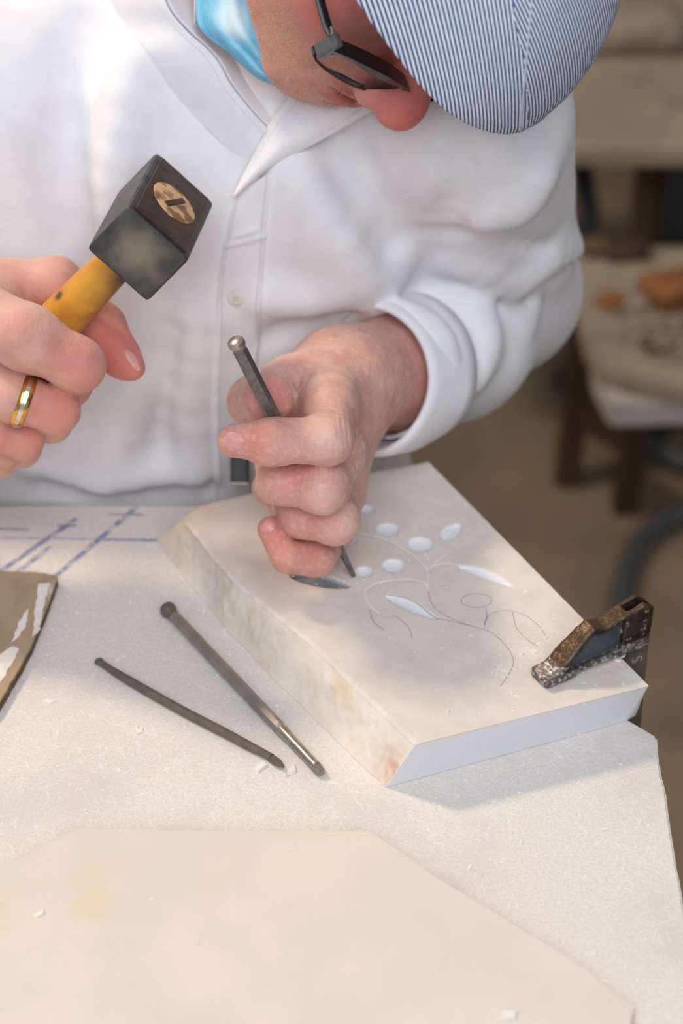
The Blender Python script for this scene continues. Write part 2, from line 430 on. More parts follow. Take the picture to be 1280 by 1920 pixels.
def carve_leaf(p0, p1, wpx, depth, drk=0.0, bow=0.0):
    global dz
    a, b = onz(*p0, SZ)[:2], onz(*p1, SZ)[:2]; ba = b-a; L = np.linalg.norm(ba); e = ba/L; nrm_ = np.array([-e[1], e[0]])
    q = G[:, :2]-a; s = q@e/L; t = q@nrm_-bow*L*(4*s*(1-s)).clip(0)
    hw = wpx/3600*np.sqrt(np.clip(np.sin(np.pi*np.clip(s, 0, 1)), 0, 1))*np.clip(1.15-.3*s, 0, 2)
    d = np.where((s > 0) & (s < 1), np.abs(t)-hw, .01)
    k = sst(-d, -.0004, .0006)
    dz -= k*(depth+.0006*np.clip(1-np.abs(t)/np.maximum(hw, 1e-5), 0, 1)); 
    if drk: dark_leaf[:] = np.maximum(dark_leaf, k*drk)
    fresh[:] = np.maximum(fresh, sst(-d, -.0009, .0004)*(0.25 if drk else .85))
def carve_berry(c, rx, depth=.0022):
    global dz
    o = onz(*c, SZ)[:2]; r = rx/3550; d = np.linalg.norm(G[:, :2]-o, axis=1)/r
    dz -= depth*np.sqrt(np.clip(1-d*d, 0, 1)); fresh[:] = np.maximum(fresh, sst(-d, -1.08, -.95))
def carve_line(pts, wmm=.85, depth=.0005, f=.5):
    global dz
    P = smooth_path([onz(*p, SZ)[:2].tolist()+[0] for p in pts], 30)[:, :2]; D = np.full(len(G), 1.0)
    for a, b in zip(P[:-1], P[1:]): D = np.minimum(D, seg_d(G[:, :2], a, b)[0])
    k = np.clip(1-D/(wmm*.001), 0, 1); dz -= depth*sst(k, 0, 1); fresh[:] = np.maximum(fresh, f*sst(k, 0, .6))
carve_leaf((543, 1076), (655, 1100), 19, .0032, 1.0)  # deep-cut leaf, tinted dark grey over the cut
carve_leaf((860, 1062), (960, 1100), 13, .0012, bow=.05); carve_leaf((722, 1115), (819, 1160), 13, .0010); carve_leaf((830, 1012), (862, 982), 17, .0012)
for c, r in (((727, 993), 22), ((787, 1021), 24), ((737, 1061), 22), ((682, 1072), 17), ((688, 955), 15), ((655, 1014), 14)): carve_berry(c, r)
for l in ([(660, 990), (677, 1001), (724, 1012), (776, 1043), (799, 1069)], [(804, 1069), (818, 1059), (846, 1058), (884, 1064)], [(802, 1106), (795, 1094), (767, 1087), (724, 1090), (696, 1099), (684, 1113), (691, 1134), (710, 1151)],
          [(799, 1064), (803, 1085), (802, 1106)], [(724, 1000), (724, 1013)], [(836, 1040), (816, 1056)], [(797, 1040), (803, 1052)]): carve_line(l)
# rounded, slightly broken arris on the left and back
dz -= .0012*np.clip(1-edge_d/.003, 0, 1)**2*(1+vnoise(G, 200, 2))
pA = onz(333, 962, SZ); dA = np.linalg.norm(G[:, :2]-pA[:2], axis=1); dz -= .006*np.clip(1-dA/.016, 0, 1)**2; ochre = np.maximum(ochre, .6*np.clip(1-dA/.035, 0, 1))
G[:, 2] += dz
I = np.arange(NU*NV).reshape(NU, NV)
quads = np.stack([I[:-1, :-1], I[1:, :-1], I[1:, 1:], I[:-1, 1:]], -1).reshape(-1, 4)
loop = np.concatenate([I[:, 0], I[-1, 1:], I[::-1, -1][1:], I[0, ::-1][1:-1]])
bfront = px_poly([(723, 1477), (1172, 1353)], TZ, NU); bright_ = np.linspace(onz(1172, 1353, TZ)+np.array([.006, .004, 0]), onz(800, 863, SZ)*[1, 1, 0]+[0, 0, TZ], NV)
bleft = px_poly([(723, 1477), (655, 1413), (553, 1311), (518, 1280), (464, 1221), (421, 1178), (385, 1131), (319, 1049), (294, 1010)], TZ, NV)
bback = np.linspace(bleft[-1], bright_[-1], NU)
bl_ = np.concatenate([bfront, bright_[1:], bback[::-1][1:], bleft[::-1][1:-1]]); bl_[:, 2] = TZ+.0002
side = np.concatenate([np.full(NU, 0), np.full(NV-1, 1), np.full(NU-1, 2), np.full(NV-2, 3)])
tv = np.concatenate([np.zeros(NU), np.linspace(0, 1, NV)[1:], np.ones(NU-1), np.linspace(1, 0, NV)[1:-1]])
V = [G]; F = [quads]; prev = loop; K = 18; A = {k: [np.zeros(len(G))] for k in ('rough', 'pink', 'front')}; A['fresh'] = [fresh]; A['dark_leaf'] = [dark_leaf]; A['grey'] = [grey]; A['ochre'] = [ochre]
base = len(G); tang = np.roll(bl_, -1, 0)-np.roll(bl_, 1, 0); outw = np.stack([tang[:, 1], -tang[:, 0], 0*tang[:, 0]], 1); outw /= np.linalg.norm(outw, axis=1)[:, None]
for k in range(1, K+1):
    t = k/K; P = G[loop]*(1-t)+bl_*t
    amp = np.choose(side, [.00008, .0004, .0010, .0009])*np.sin(np.pi*min(t, .93))**.5
    amp = amp*np.clip(np.minimum(np.minimum(np.linalg.norm(P[:, :2]-front[0][:2], axis=1), np.linalg.norm(P[:, :2]-front[-1][:2], axis=1)), .02)/.02, 0, 1)
    chipz = (side == 3)*sst(tv, .68, .72)*(1-sst(tv, .92, .98))      # sawn recess near the far end of the broken face
    P = P+outw*(amp*(vnoise(P, 90, 4)*1.2+.6*vnoise(P, 350, 2)))[:, None]-outw*(chipz*.0022*np.sin(np.pi*t)**.6)[:, None]
    if k == K: P[:, 2] = TZ+.0002
    V.append(P); cur = base+np.arange(len(loop)); base += len(loop)
    F.append(np.stack([prev, cur, np.roll(cur, -1), np.roll(prev, -1)], 1)[:, ::-1][:, ::-1]); prev = cur
    rgh = ((side == 3) | (side == 2)).astype(float)*(.55+.6*np.clip(vnoise(P, 60, 3)+.3, 0, 1))
    A['rough'].append(rgh); A['front'].append((side == 0)*.9); A['fresh'].append((side == 3)*np.clip(vnoise(P, 260, 3)*1.6-.7, 0, .5)); A['dark_leaf'].append(np.zeros(len(P)))
    A['grey'].append(np.clip(chipz*(.35+.9*np.clip(vnoise(P*[1, 1, .4], 110, 3), 0, 1)), 0, .8)); A['ochre'].append((side == 3)*(np.clip(vnoise(P, 45, 3)*1.6-.45, 0, .7)+.6*np.clip(1-np.linalg.norm(P[:, :2]-pA[:2], axis=1)/.025, 0, 1)))
    A['pink'].append((side == 3)*np.clip(1-np.linalg.norm(P-(front[0]*.3+bfront[0]*.7), axis=1)/.020, 0, 1)*np.clip(.7+vnoise(P, 250, 2)*1.3, 0, 1))
slab = thing('marble_slab', 'thick pale marble slab carved with leaves and berries, clamped to the bench corner', 'marble slab')
body = mesh_obj('slab_body', np.vstack(V), np.concatenate(F), M['marble'], slab, attrs={k: np.concatenate(a) for k, a in A.items()})
auto_smooth(body, 40)
def ribbon(name, pts, wmm, m, parent, z, n=40, h=.00006):
    P = smooth_path([onz(*p, z) for p in pts], n); T = np.gradient(P, axis=0); Nn = np.stack([-T[:, 1], T[:, 0], 0*T[:, 0]], 1); Nn /= np.linalg.norm(Nn, axis=1)[:, None]
    wv = (wmm*.0005*(1+.35*vnoise(P, 900, 2)))[:, None]; P[:, 2] += h
    V = np.vstack([P-Nn*wv, P+Nn*wv]); n = len(P)
    return mesh_obj(name, V, [(i, i+1, n+i+1, n+i) for i in range(n-1)], m, parent)
el = [(893+29*math.cos(a), 1126+13*math.sin(a)) for a in np.linspace(0, 6.4, 14)]
for l in ([(802, 1109), (813, 1137), (842, 1158), (884, 1174), (917, 1184), (945, 1207), (961, 1233), (959, 1254), (938, 1287)], el, [(910, 1138), (912, 1155), (907, 1177)],
          [(907, 1172), (917, 1153), (945, 1145), (978, 1151), (1006, 1170), (1024, 1193)], [(961, 1148), (968, 1177), (987, 1198), (1008, 1212)], [(692, 1144), (701, 1167), (720, 1181)],
          [(738, 1153), (764, 1174), (773, 1198)], [(818, 1160), (850, 1166), (884, 1174)], [(722, 1114), (770, 1125), (819, 1161)]):
    ribbon('pencil_line', l, .38, M['graphite'], slab, SZ)
seat(slab, tuple(onz(760, 1140, TZ)))
# ================================================================== foreground slab
fo = [(-260, 1700), (-40, 1640), (60, 1595), (150, 1551), (420, 1556), (690, 1556), (760, 1600), (820, 1645), (920, 1705), (1060, 1790), (1190, 1888), (1150, 2080), (900, 2300), (-300, 2300)]
fz = TZ+.012
fpoly = rough_outline([onz(x, y, fz) for x, y in fo][::-1], .004, .0009, 120, 1)
fs = thing('cream_slab', 'cream polished stone slab with a broken outline at the near end of the bench', 'stone slab')
o = bm_obj('slab_body', prism(fpoly, .0118, .0007), M['marble_cream'], fs); auto_smooth(o, 40); seat(fs, tuple(onz(600, 1750, TZ)))
# ================================================================== brown board
bp = [(-120, 1068), (60, 1071), (106, 1078), (108, 1084), (84, 1150), (58, 1215), (30, 1265), (0, 1318), (-140, 1500)]
bpoly = rough_outline([onz(x, y, TZ+.006) for x, y in bp][::-1], .003, .0006, 200, 2)
o = bm_obj('plywood_offcut', prism(bpoly, .0056, .0004), M['board']); o.data.materials.append(mat('board_edge', srgb(112, 88, 64), srgb(84, 64, 46), 400, .9, bump=.0005, bscale=300))
for p_ in o.data.polygons:
    if p_.normal.z < .4: p_.material_index = 1
auto_smooth(o, 30)
tag(o, 'thin brown board smeared with white plaster, lying on the bench', 'board')
for k_, pl_ in enumerate(([(72, 1094), (92, 1092), (84, 1130), (76, 1178), (60, 1196), (64, 1150)], [(-60, 1240), (0, 1226), (24, 1210), (36, 1214), (26, 1236), (6, 1270), (-14, 1306), (-90, 1370)], [(44, 1150), (54, 1140), (48, 1176), (30, 1200), (20, 1204)])):
    q_ = rough_outline([onz(x, y, TZ+.0062) for x, y in pl_][::-1], .002, .0016, 260, 4+k_); bm_obj('plaster_smear', prism(q_, .0004), M['flake'], o)
# ================================================================== tools on the bench
def faceted(pts, rad, seg, roll=0, flat=1.0): return tube(pts, rad, seg, roll=roll, flat=flat)
def lathe_axis(a, b, prof, seg=24):
    """prof: list of (distance from a, radius) along a->b"""
    d = norm(np.asarray(b)-np.asarray(a)); return tube([np.asarray(a)+d*s for s, r in prof], [r for s, r in prof], seg)
a = onz(311, 1139, TZ+.0042); b = onz(604, 1449, TZ+.0030); L1 = np.linalg.norm(b-a); d = norm(b-a)
c1 = thing('stone_chisel', 'octagonal steel chisel with a round striking head lying on the bench', 'chisel', None)
V_, F_ = lathe_axis(a, b, [(0, .0030), (.0006, .0042), (.002, .0046), (.0042, .0045), (.0055, .0036), (.009, .0031)]); auto_smooth(mesh_obj('striking_head', V_, F_, M['steel_dark'], c1), 40)
V_, F_ = tube([a+d*s for s in (.007, .012, L1*.74, L1*.755)], [.0028, .0033, .0034, .0030], 8, roll=0.0); mesh_obj('shaft', V_, F_, M['steel'], c1, smooth=False)
V_, F_ = lathe_axis(a, b, [(L1*.75, .0029), (L1*.757, .0032), (L1*.80, .0028), (L1*.92, .0026), (L1*.965, .0027)]); auto_smooth(mesh_obj('neck', V_, F_, M['steel_bright'], c1), 40)
V_, F_ = tube([a+d*s for s in (L1*.955, L1*.975, L1)], [.0029, .0032, .0022], 6, flat=.75); mesh_obj('cutting_tip', V_, F_, M['steel_bright'], c1, smooth=False)
seat(c1, tuple((a+b)/2*[1, 1, 0]+[0, 0, TZ]))
P = [onz(x, y, TZ+.0022) for x, y in ((182, 1237), (190, 1243), (205, 1253), (225, 1266), (280, 1298), (350, 1337), (420, 1373), (470, 1400), (498, 1414), (515, 1425), (531, 1438))]
c2 = thing('spatula_chisel', 'thin dark forged tool with flattened spatula ends lying on the bench', 'chisel')
P = smooth_path(P, 50); P[:, 2] -= np.linspace(0, .0012, 50)*0; s_ = np.linspace(0, 1, 50)
r_ = np.interp(s_, [0, .02, .06, .12, .2, .35, .55, .7, .82, .9, .95, 1], [.0014, .0024, .0027, .0019, .0020, .0026, .0027, .0025, .0020, .0026, .0022, .0008])
m_ = lambda i, j: slice(i, j)
V_, F_ = tube(P[6:43], r_[6:43], 8, roll=.3); mesh_obj('shaft', V_, F_, M['steel_dark'], c2, smooth=False)
V_, F_ = tube(P[:8], r_[:8], 14, flat=.62); mesh_obj('spatula_end', V_, F_, M['steel_dark'], c2)
V_, F_ = tube(P[41:], r_[41:], 6, flat=.7); mesh_obj('cutting_tip', V_, F_, M['steel_dark'], c2, smooth=False)
seat(c2, tuple(P[25]*[1, 1, 0]+[0, 0, TZ]))
# chisel in the hand
CT = onz(664, 1082, SZ-.0012)
dt = depth_of(CT)
def chisel_end(L=.185):
    lo, hi = dt-.2, dt
    for _ in range(50):
        m = (lo+hi)/2
        if np.linalg.norm(W(440, 637, m)-CT) > L: lo = m
        else: hi = m
    return W(440, 637, hi)
CH = chisel_end(.178); CDIR = norm(CT-CH); CL = np.linalg.norm(CT-CH)
def chisel_at(py):
    """centre of the held chisel where it passes image row py"""
    lo, hi = 0, 1
    for _ in range(50):
        m = (lo+hi)/2
        if proj(CH+(CT-CH)*m)[1] < py: lo = m
        else: hi = m
    return CH+(CT-CH)*lo
hc = thing('carving_chisel', 'six-sided steel chisel held upright in the left hand, point on the slab', 'chisel')
V_, F_ = lathe_axis(CH, CT, [(0, .0010), (.0003, .0034), (.0009, .0042), (.0028, .0045), (.0038, .0043), (.0048, .0037), (.006, .0034)]); auto_smooth(mesh_obj('striking_head', V_, F_, M['steel_bright'], hc), 40)
V_, F_ = tube([CH+CDIR*s for s in (.005, .008, CL*.82, CL*.86)], [.0034, .0038, .0038, .0030], 6, roll=.35); mesh_obj('shaft', V_, F_, M['chisel_grey'], hc, smooth=False)
V_, F_ = tube([CH+CDIR*s for s in (CL*.85, CL*.88, CL*.93, CL*.96, CL)], [.0034, .0030, .0022, .0022, .0017], 10, flat=.7); auto_smooth(mesh_obj('cutting_tip', V_, F_, M['chisel_grey'], hc), 40)
seat(hc, tuple(CT))
# ================================================================== hammer
HK = 1.20/1.30                     # the head's nearest corner is 1.20 m from the lens
hx, hy, hz = np.array([.11515, .98454, -.13199]), np.array([.72911, -.17402, -.66190]), np.array([-.67464, -.02001, -.73788])
l1, l2, l3 = .08612*HK, .04417*HK, .03554*HK
HC = CAM+(np.array([-.114816, 1.148434, .998992])-CAM)*HK+hx*l1/2+hy*l2/2+hz*l3/2
ham = thing('club_hammer', 'square steel club hammer on a yellow wooden handle, raised in the right hand', 'hammer')
bm = box_bm(HC, (l1, l2, l3), np.array([hx, hy, hz]), bevel=.0028, seg=3)
o = bm_obj('hammer_head', bm, M['head_side'], ham)
n_ = np.array([v.co[:] for v in o.data.vertices])
bm = bmesh.new(); bm.from_mesh(o.data); bmesh.ops.subdivide_edges(bm, edges=[e for e in bm.edges if e.calc_length() > .01], cuts=14, use_grid_fill=True); bm.to_mesh(o.data); bm.free()
n_ = np.array([v.co[:] for v in o.data.vertices])-HC
at = o.data.attributes.new('worn', 'FLOAT', 'POINT')
rr = np.sqrt(((n_@hy)/(l2*.36))**2+((n_@hz+.001)/(l3*.36))**2)
at.data.foreach_set('value', (np.clip(1.25-rr+.6*vnoise(n_, 120, 3), 0, 1)*(np.abs(n_@hx) > l1*.47)*.8).astype(np.float32))
auto_smooth(o, 30)
tp = HC-hz*(l3/2+.0004)
o = bm_obj('top_plate', box_bm(tp, (l1-.007, l2-.007, .0016), np.array([hx, hy, hz]), bevel=.0006, seg=1), M['head_top'], ham)
V_, F_ = tube([tp-hz*s for s in (.0004, .0011, .0014)], [.0125, .0122, .0105], 40); 
V_ = tp+((V_-tp)@hx)[:, None]*hx*1.3+((V_-tp)@hy)[:, None]*hy*1.1+((V_-tp)@hz)[:, None]*hz
auto_smooth(mesh_obj('eye_wood', V_, F_, M['eye_wood'], ham), 40)
bm_obj('wedge', box_bm(tp-hz*.0014, (.020, .0035, .0012), np.array([norm(hx+.4*hy), norm(hy-.4*hx), hz]), bevel=.0003, seg=1), M['head_top'], ham)
hs = HC+hz*(l3/2-.004)
prof = [(0, .0092), (.02, .0104), (.045, .0117), (.08, .0126), (.12, .0128), (.16, .0130), (.175, .0125), (.18, .010)]
HANDLE = lambda s: hs+hz*s
ss_ = np.linspace(0, .18, 120); V_, F_ = tube([hs+hz*s for s in ss_], np.interp(ss_, [p[0] for p in prof], [p[1] for p in prof]), 72); V_ = np.asarray(V_)
o = mesh_obj('handle', V_, F_, M['handle'], ham)
q = np.array([v.co[:] for v in o.data.vertices]); at = o.data.attributes.new('smudge', 'FLOAT', 'POINT')
sm = np.clip(1.2-((q-hs)@hz)/.05, 0, 1)*np.clip(((q-hs)@hy+.002)/.009, 0, 1)*.9
fd = np.linalg.norm(q-trace(lambda P: np.abs(np.linalg.norm(np.cross(P-hs, hz), axis=1)-.0125)*np.sign(np.linalg.norm(np.cross(P-hs, hz), axis=1)-.0125), [108], [553], 1.2)[0], axis=1)
at.data.foreach_set('value', np.clip(np.maximum(sm+.4*vnoise(q, 120, 3)*(sm > .05), sst(-fd, -.004, -.0015)), 0, 1).astype(np.float32))
auto_smooth(o, 60); seat(ham, tuple(HC))
# ================================================================== clamp
T0 = onz(1030, 1272, SZ); T1 = onz(1188, 1212, SZ); cx = norm((T1-T0)*[1, 1, 0]); cy = np.array([-cx[1], cx[0], 0]); cz = np.array([0, 0, 1.0])
Lc = np.linalg.norm(T1-T0)
prof = [(-.007, 0), (.012, 0), (.0135, .0022), (Lc-.001, .0022), (Lc+.006, .004), (Lc+.0075, .027), (Lc+.001, .0315), (.029, .0255), (.0225, .0275), (.017, .0235), (.000, .0080), (-.008, .0055)]
web = [(.0035, .0052), (Lc-.013, .0075), (Lc-.011, .0255), (.029, .0218), (.0205, .0218)]
def clamp_f(P):
    q = P-T0; s = q@cx; y = q@cy; z = q@cz
    d2 = sd_poly(s, z, prof)
    hw = np.interp(s, [-.006, .008, .02, Lc], [.0075, .0072, .0058, .0066])
    hw = np.where(z < .0045, hw+.0008, hw)
    d = smax(d2, np.abs(y)-hw, .0042)
    wv = sd_poly(s, z, web); d = smax(d, -smax(wv, .0030-np.abs(y), .001), .0016)
    slot = np.maximum(np.abs(s-(Lc-.001))-.0075, np.abs(y)-.0026); d = smax(d, -np.maximum(slot, .012-z), .0008)
    return d+.00025*vnoise(P, 260, 2)
V_, F_ = polygonize(clamp_f, T0-[.03, .03, .01], T0+cx*(Lc+.02)+[.03, .03, .04], .0006)
q = V_-T0; sv, yv, zv = q@cx, q@cy, q@cz
wv = sd_poly(sv, zv, web)
clp = thing('bar_clamp', 'dark cast-iron bar clamp pressing on the front corner of the carved slab', 'clamp')
mesh_obj('jaw', V_, F_, M['iron'], clp, attrs={'web': sst(-wv, 0, .001)*(np.abs(yv) < .0048), 'ridge': sst(sd_poly(sv, zv, prof), -.0016, -.0004)*(zv > .006)*.8, 'dust': np.clip(sst(-wv, .0008, -.0012)*(zv < .010)*(.1+1.3*np.clip(vnoise(V_, 700, 2)+.1, 0, 1)), 0, 1)})
bc = T0+cx*(Lc+.0015)
Rb = np.array([cx, cy, cz])
bm_obj('bar', box_bm(bc+cz*(-.09), (.013, .0045, .20), Rb, bevel=.0004, seg=1), M['steel_dark'], clp)
lj = [(-.062, -.012), (-.06, -.004), (.008, -.004), (.008, -.026), (-.02, -.026)]
pv = [T0+cx*(Lc+x)+cz*(z-.066)+cy*s for s in (-.006, .006) for x, z in lj]; n5 = len(lj)
bm_obj('lower_jaw', (lambda b_: b_)(bmesh.new()), M['iron'], clp)
lo_ = [o for o in clp.children if o.name.startswith('lower_jaw')][0]
lo_.data.from_pydata([tuple(p) for p in pv], [], [tuple(range(n5)), tuple(range(2*n5-1, n5-1, -1))]+[((i+1) % n5, i, n5+i, n5+(i+1) % n5) for i in range(n5)]); lo_.data.update()
# the figure 5 stamped on the bar
text_mesh('stamped_number', '5', .0095, basis(cz, -cx, bc-cy*.0023+cz*(-.0075)), mat('stamp_grey', srgb(150, 148, 142), rough=.6), clp)
seat(clp, tuple(T0))
# ================================================================== stone flakes and dust
def flake_mesh(i):
    rg = np.random.RandomState(40+i); n = 8; a = np.sort(rg.rand(n)*2*np.pi); r = .5+.5*rg.rand(n)
    x = np.cos(a)*r; y = np.sin(a)*r*(.4+.4*rg.rand()); t = .16+.12*rg.rand()
    V = np.vstack([np.stack([x, y, 0*x], 1), np.stack([x*.85, y*.85, t+.12*x*rg.rand()], 1)])
    F = [tuple(range(n))[::-1], tuple(range(n, 2*n))]+[(j, (j+1) % n, n+(j+1) % n, n+j) for j in range(n)]
    me = bpy.data.meshes.new('stone_flake'); me.from_pydata([tuple(v) for v in V], [], F); me.materials.append(M['flake']); return me
FL = [flake_mesh(i) for i in range(7)]
rgf = np.random.RandomState(5)
def flake(px, py, size, z, rot=None, label='thin white stone flake lying on the dusty bench top', group='stone flakes on the bench'):
    o = bpy.data.objects.new('stone_flake', FL[rgf.randint(7)]); COL.objects.link(o); o.location = onz(px, py, z); o.scale = (size,)*3
    o.rotation_euler = (0, 0, rgf.rand()*6.3 if rot is None else rot); tag(o, label, 'stone flake', group); return o
for px, py, s in ((262, 1372, 26), (258, 1365, 14), (92, 1316, 24), (50, 1234, 16), (42, 1236, 10), (382, 1146, 14), (420, 1182, 18), (430, 1225, 14), (225, 1237, 16), (275, 1275, 10), (492, 1441, 34), (548, 1443, 42), (250, 1417, 14), (300, 1416, 13),
                  (315, 1442, 16), (222, 1444, 16), (855, 1494, 24), (1131, 1556, 20), (880, 1626, 16), (85, 1272, 14), (1200, 1540, 12), (1215, 1548, 10), (34, 1388, 12), (1112, 1790, 16), (1045, 1450, 10), (620, 1515, 10), (975, 1580, 12), (1050, 1695, 11), (160, 1520, 12), (400, 1500, 11)):
    flake(px, py, s/6000, TZ, label={(262, 1372): 'broad white flake lying alone below the thin spatula tool', (92, 1316): 'broad white flake lying right of the brown board corner', (492, 1441): 'broad white flake at the tip of the thin spatula tool',
        (548, 1443): 'broadest white flake, between the two tool tips', (855, 1494): 'white flake lying before the sawn front face of the carved slab', (1131, 1556): 'white flake lying near the right edge of the bench', (880, 1626): 'white flake just beyond the edge of the cream slab', (50, 1234): 'small white flake tight against the brown board edge'}.get((px, py), 'thin white stone flake lying on the dusty bench top'))
for px, py, s in ((945, 1255, 18), (935, 1252, 12), (988, 1215, 14), (1000, 1222, 18), (1010, 1208, 12), (975, 1228, 16), (1024, 1195, 14), (1037, 1190, 10), (968, 1305, 14), (960, 1300, 9), (840, 1332, 14), (818, 1294, 9), (882, 1190, 10), (1038, 1162, 10), (828, 1215, 8), (1155, 1236, 22), (1168, 1230, 14), (1168, 1282, 8), (882, 1354, 8), (792, 1345, 7), (918, 1336, 7), (985, 1110, 10)):
    flake(px, py, s/6000, SZ, label={(1155, 1236): 'largest white marble chip, between the clamp and the slab edge'}.get((px, py), 'small white chip of marble on the carved slab'), group='chips on the carved slab')
for px, py, s in ((955, 1905, 60), (75, 1714, 34), (370, 1767, 16), (285, 1686, 12), (545, 1592, 10)):
    flake(px, py, s/8200, fz, label={(955, 1905): 'largest stone chip, at the near edge of the cream slab', (75, 1714): 'flat stone chip on the left part of the cream slab'}.get((px, py), 'tiny pale stone chip lying on the cream slab'), group='chips on the cream slab')
# fine grit: uncountable
rg = np.random.RandomState(9); Vd = []; Fd = []
def grit(p, s):
    a = rg.rand()*6.28; i = len(Vd)
    for j in range(4):
        t = a+j*1.57+rg.rand()*.8; Vd.append(p+np.array([math.cos(t)*s, math.sin(t)*s*.7, 0]))
    Vd.append(p+np.array([0, 0, s*.5])); Fd.extend([(i, i+1, i+4), (i+1, i+2, i+4), (i+2, i+3, i+4), (i+3, i, i+4)])
for _ in range(2600):
    px, py = rg.rand()*1280, 960+rg.rand()*700; p = onz(px, py, TZ)
    if p[0] < .155 and p[1] < 1.13 and p[0] < .14-(p[1]-.97)*.75: grit(p, .0003+.0009*rg.rand()**4)
for _ in range(700):
    uu, vv = rg.rand(), rg.rand(); p = (1-vv)*(front[0]*(1-uu)+front[-1]*uu)+vv*(back[0]*(1-uu)+back[-1]*uu); grit(p+[0, 0, -.0001], .0002+.0008*rg.rand()**4)
for cx_, cy_, sx_, sy_, n_ in ((985, 1215, 26, 13, 260), (940, 1256, 16, 8, 120), (1140, 1248, 40, 14, 160), (1035, 1190, 16, 8, 60), (668, 1090, 30, 12, 70)):
    for _ in range(n_):
        p = onz(cx_+rg.randn()*sx_, cy_+rg.randn()*sy_, SZ-.0001); e1, e2 = back[-1]-front[-1], p-front[-1]
        if e1[0]*e2[1]-e1[1]*e2[0] > .002*np.linalg.norm(e1) and p[1] > .91: grit(p, .0002+.0007*rg.rand()**3)
o = mesh_obj('stone_dust', Vd, Fd, M['flake'], smooth=False); tag(o, 'fine white stone grit scattered over bench and slab', 'dust', kind='stuff')
# ================================================================== background
M['bslab'] = mat('bench_slab_stone', srgb(152, 135, 114), srgb(136, 120, 101), 8, .7, c3=srgb(112, 98, 82), s3=18, r3=(.55, .7))  # rear stone colours toned down in place of weaker light back there
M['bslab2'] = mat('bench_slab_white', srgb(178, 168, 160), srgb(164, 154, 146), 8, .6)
M['dwood'] = mat('dark_wood', srgb(70, 46, 28), srgb(54, 36, 22), 20, .7, stretch=(4, 4, .5))
M['black'] = mat('black_iron', srgb(34, 33, 32), rough=.6)
M['rust'] = mat('brown_wood_piece', srgb(140, 86, 44), srgb(116, 66, 32), 30, .7, bump=.001, bscale=80)
M['mustard'] = mat('ochre_board', srgb(100, 76, 44), srgb(84, 64, 38), 10, .8)
M['hose'] = mat('hose_grey', srgb(66, 68, 70), rough=.5)
M['navy'] = mat('navy_cloth', srgb(40, 46, 60), srgb(32, 36, 48), 30, .9, bump=.002, bscale=40)
def slab_from(pts, z, thick, m, name, label, cat, seed=0, parent=None, bev=.003):
    P = rough_outline([onz(x, y, z) for x, y in pts][::-1], .02, .003, 20, seed)
    o = bm_obj(name, prism(P, thick, bev), m, parent); auto_smooth(o, 40)
    if label: tag(o, label, cat)
    return o
# rear table
rt = thing('rear_table', 'pale low table at the back, its front edge level with the cap', 'table')
zr = .40
P0 = onz(1000, 268, zr)
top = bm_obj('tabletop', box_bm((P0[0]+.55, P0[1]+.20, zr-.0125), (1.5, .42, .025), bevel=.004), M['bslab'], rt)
for x, y in ((onz(1252, 330, .3)[0], P0[1]+.03), (P0[0]+1.2, P0[1]+.03), (P0[0]+1.2, P0[1]+.36), (P0[0]-.1, P0[1]+.36)):
    bm_obj('leg', box_bm((x, y, (zr-.025)/2), (.03, .03, zr-.025), bevel=.003), M['black'], rt)
bm_obj('modesty_panel', box_bm((onz(1212, 360, .25)[0], P0[1]+.10, .19), (.05, .02, .375), bevel=.002), M['mustard'], rt)
seat(rt, (P0[0]+.55, P0[1]+.2, 0))
# stone blocks on the rear table
def rough_block(name, c, size, m, label, cat, seed, rot=0):
    bm = bmesh.new(); bmesh.ops.create_cube(bm, size=1); bmesh.ops.subdivide_edges(bm, edges=bm.edges[:], cuts=5, use_grid_fill=True)
    P = np.array([v.co[:] for v in bm.verts]); q = P/np.maximum(np.linalg.norm(P, axis=1), 1e-6)[:, None]*.62; P = P*.72+q*.28
    P = (P+q*.18*vnoise(P+seed, 3, 3)[:, None])*size
    P[:, 2] -= P[:, 2].min(); cr, sr = math.cos(rot), math.sin(rot)
    for v, p in zip(bm.verts, P): v.co = (p[0]*cr-p[1]*sr, p[0]*sr+p[1]*cr, p[2])
    o = bm_obj(name, bm, m, smooth=True); o.location = c; return tag(o, label, cat)
b0 = onz(1215, 100, zr+.02)
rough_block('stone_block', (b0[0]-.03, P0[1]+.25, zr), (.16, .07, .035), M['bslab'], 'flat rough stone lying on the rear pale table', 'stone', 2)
# low bench with two stacked slabs
lb = thing('low_bench', 'low dark wooden trestle bench under the stacked slabs at the back right', 'bench')
zl = .30
q0 = onz(1150, 770, zl-.045)
for (px, py, ln) in ((1062, 905, .02), (1170, 955, .02)):
    p = onz(px, py, 0); tpz = zl-.06
    V_, F_ = tube([p, p+np.array([.012, .03 if px < 1100 else .0, tpz])], [.020, .020], 4, roll=math.pi/4); mesh_obj('leg', V_, F_, M['dwood'], lb, smooth=False)
for (px, py) in ((1062, 905), (1170, 955)):
    p = onz(px, py, 0)+[.62, .02, 0]; V_, F_ = tube([p, p+np.array([-.012, .02, zl-.06])], [.020, .020], 4, roll=math.pi/4); mesh_obj('leg', V_, F_, M['dwood'], lb, smooth=False)
pa, pb = onz(1062, 905, 0), onz(1170, 955, 0)
for s in (0, .62):
    V_, F_ = tube([pa+[s+.006, .015, .09], pb+[s+.004, 0, .09]], [.016, .016], 4, roll=math.pi/4); mesh_obj('stretcher', V_, F_, M['dwood'], lb, smooth=False)
V_, F_ = tube([pb+[.006, .02, zl-.075], pb+[.62, .02, zl-.075]], [.02, .02], 4, roll=math.pi/4); mesh_obj('rail', V_, F_, M['dwood'], lb, smooth=False)
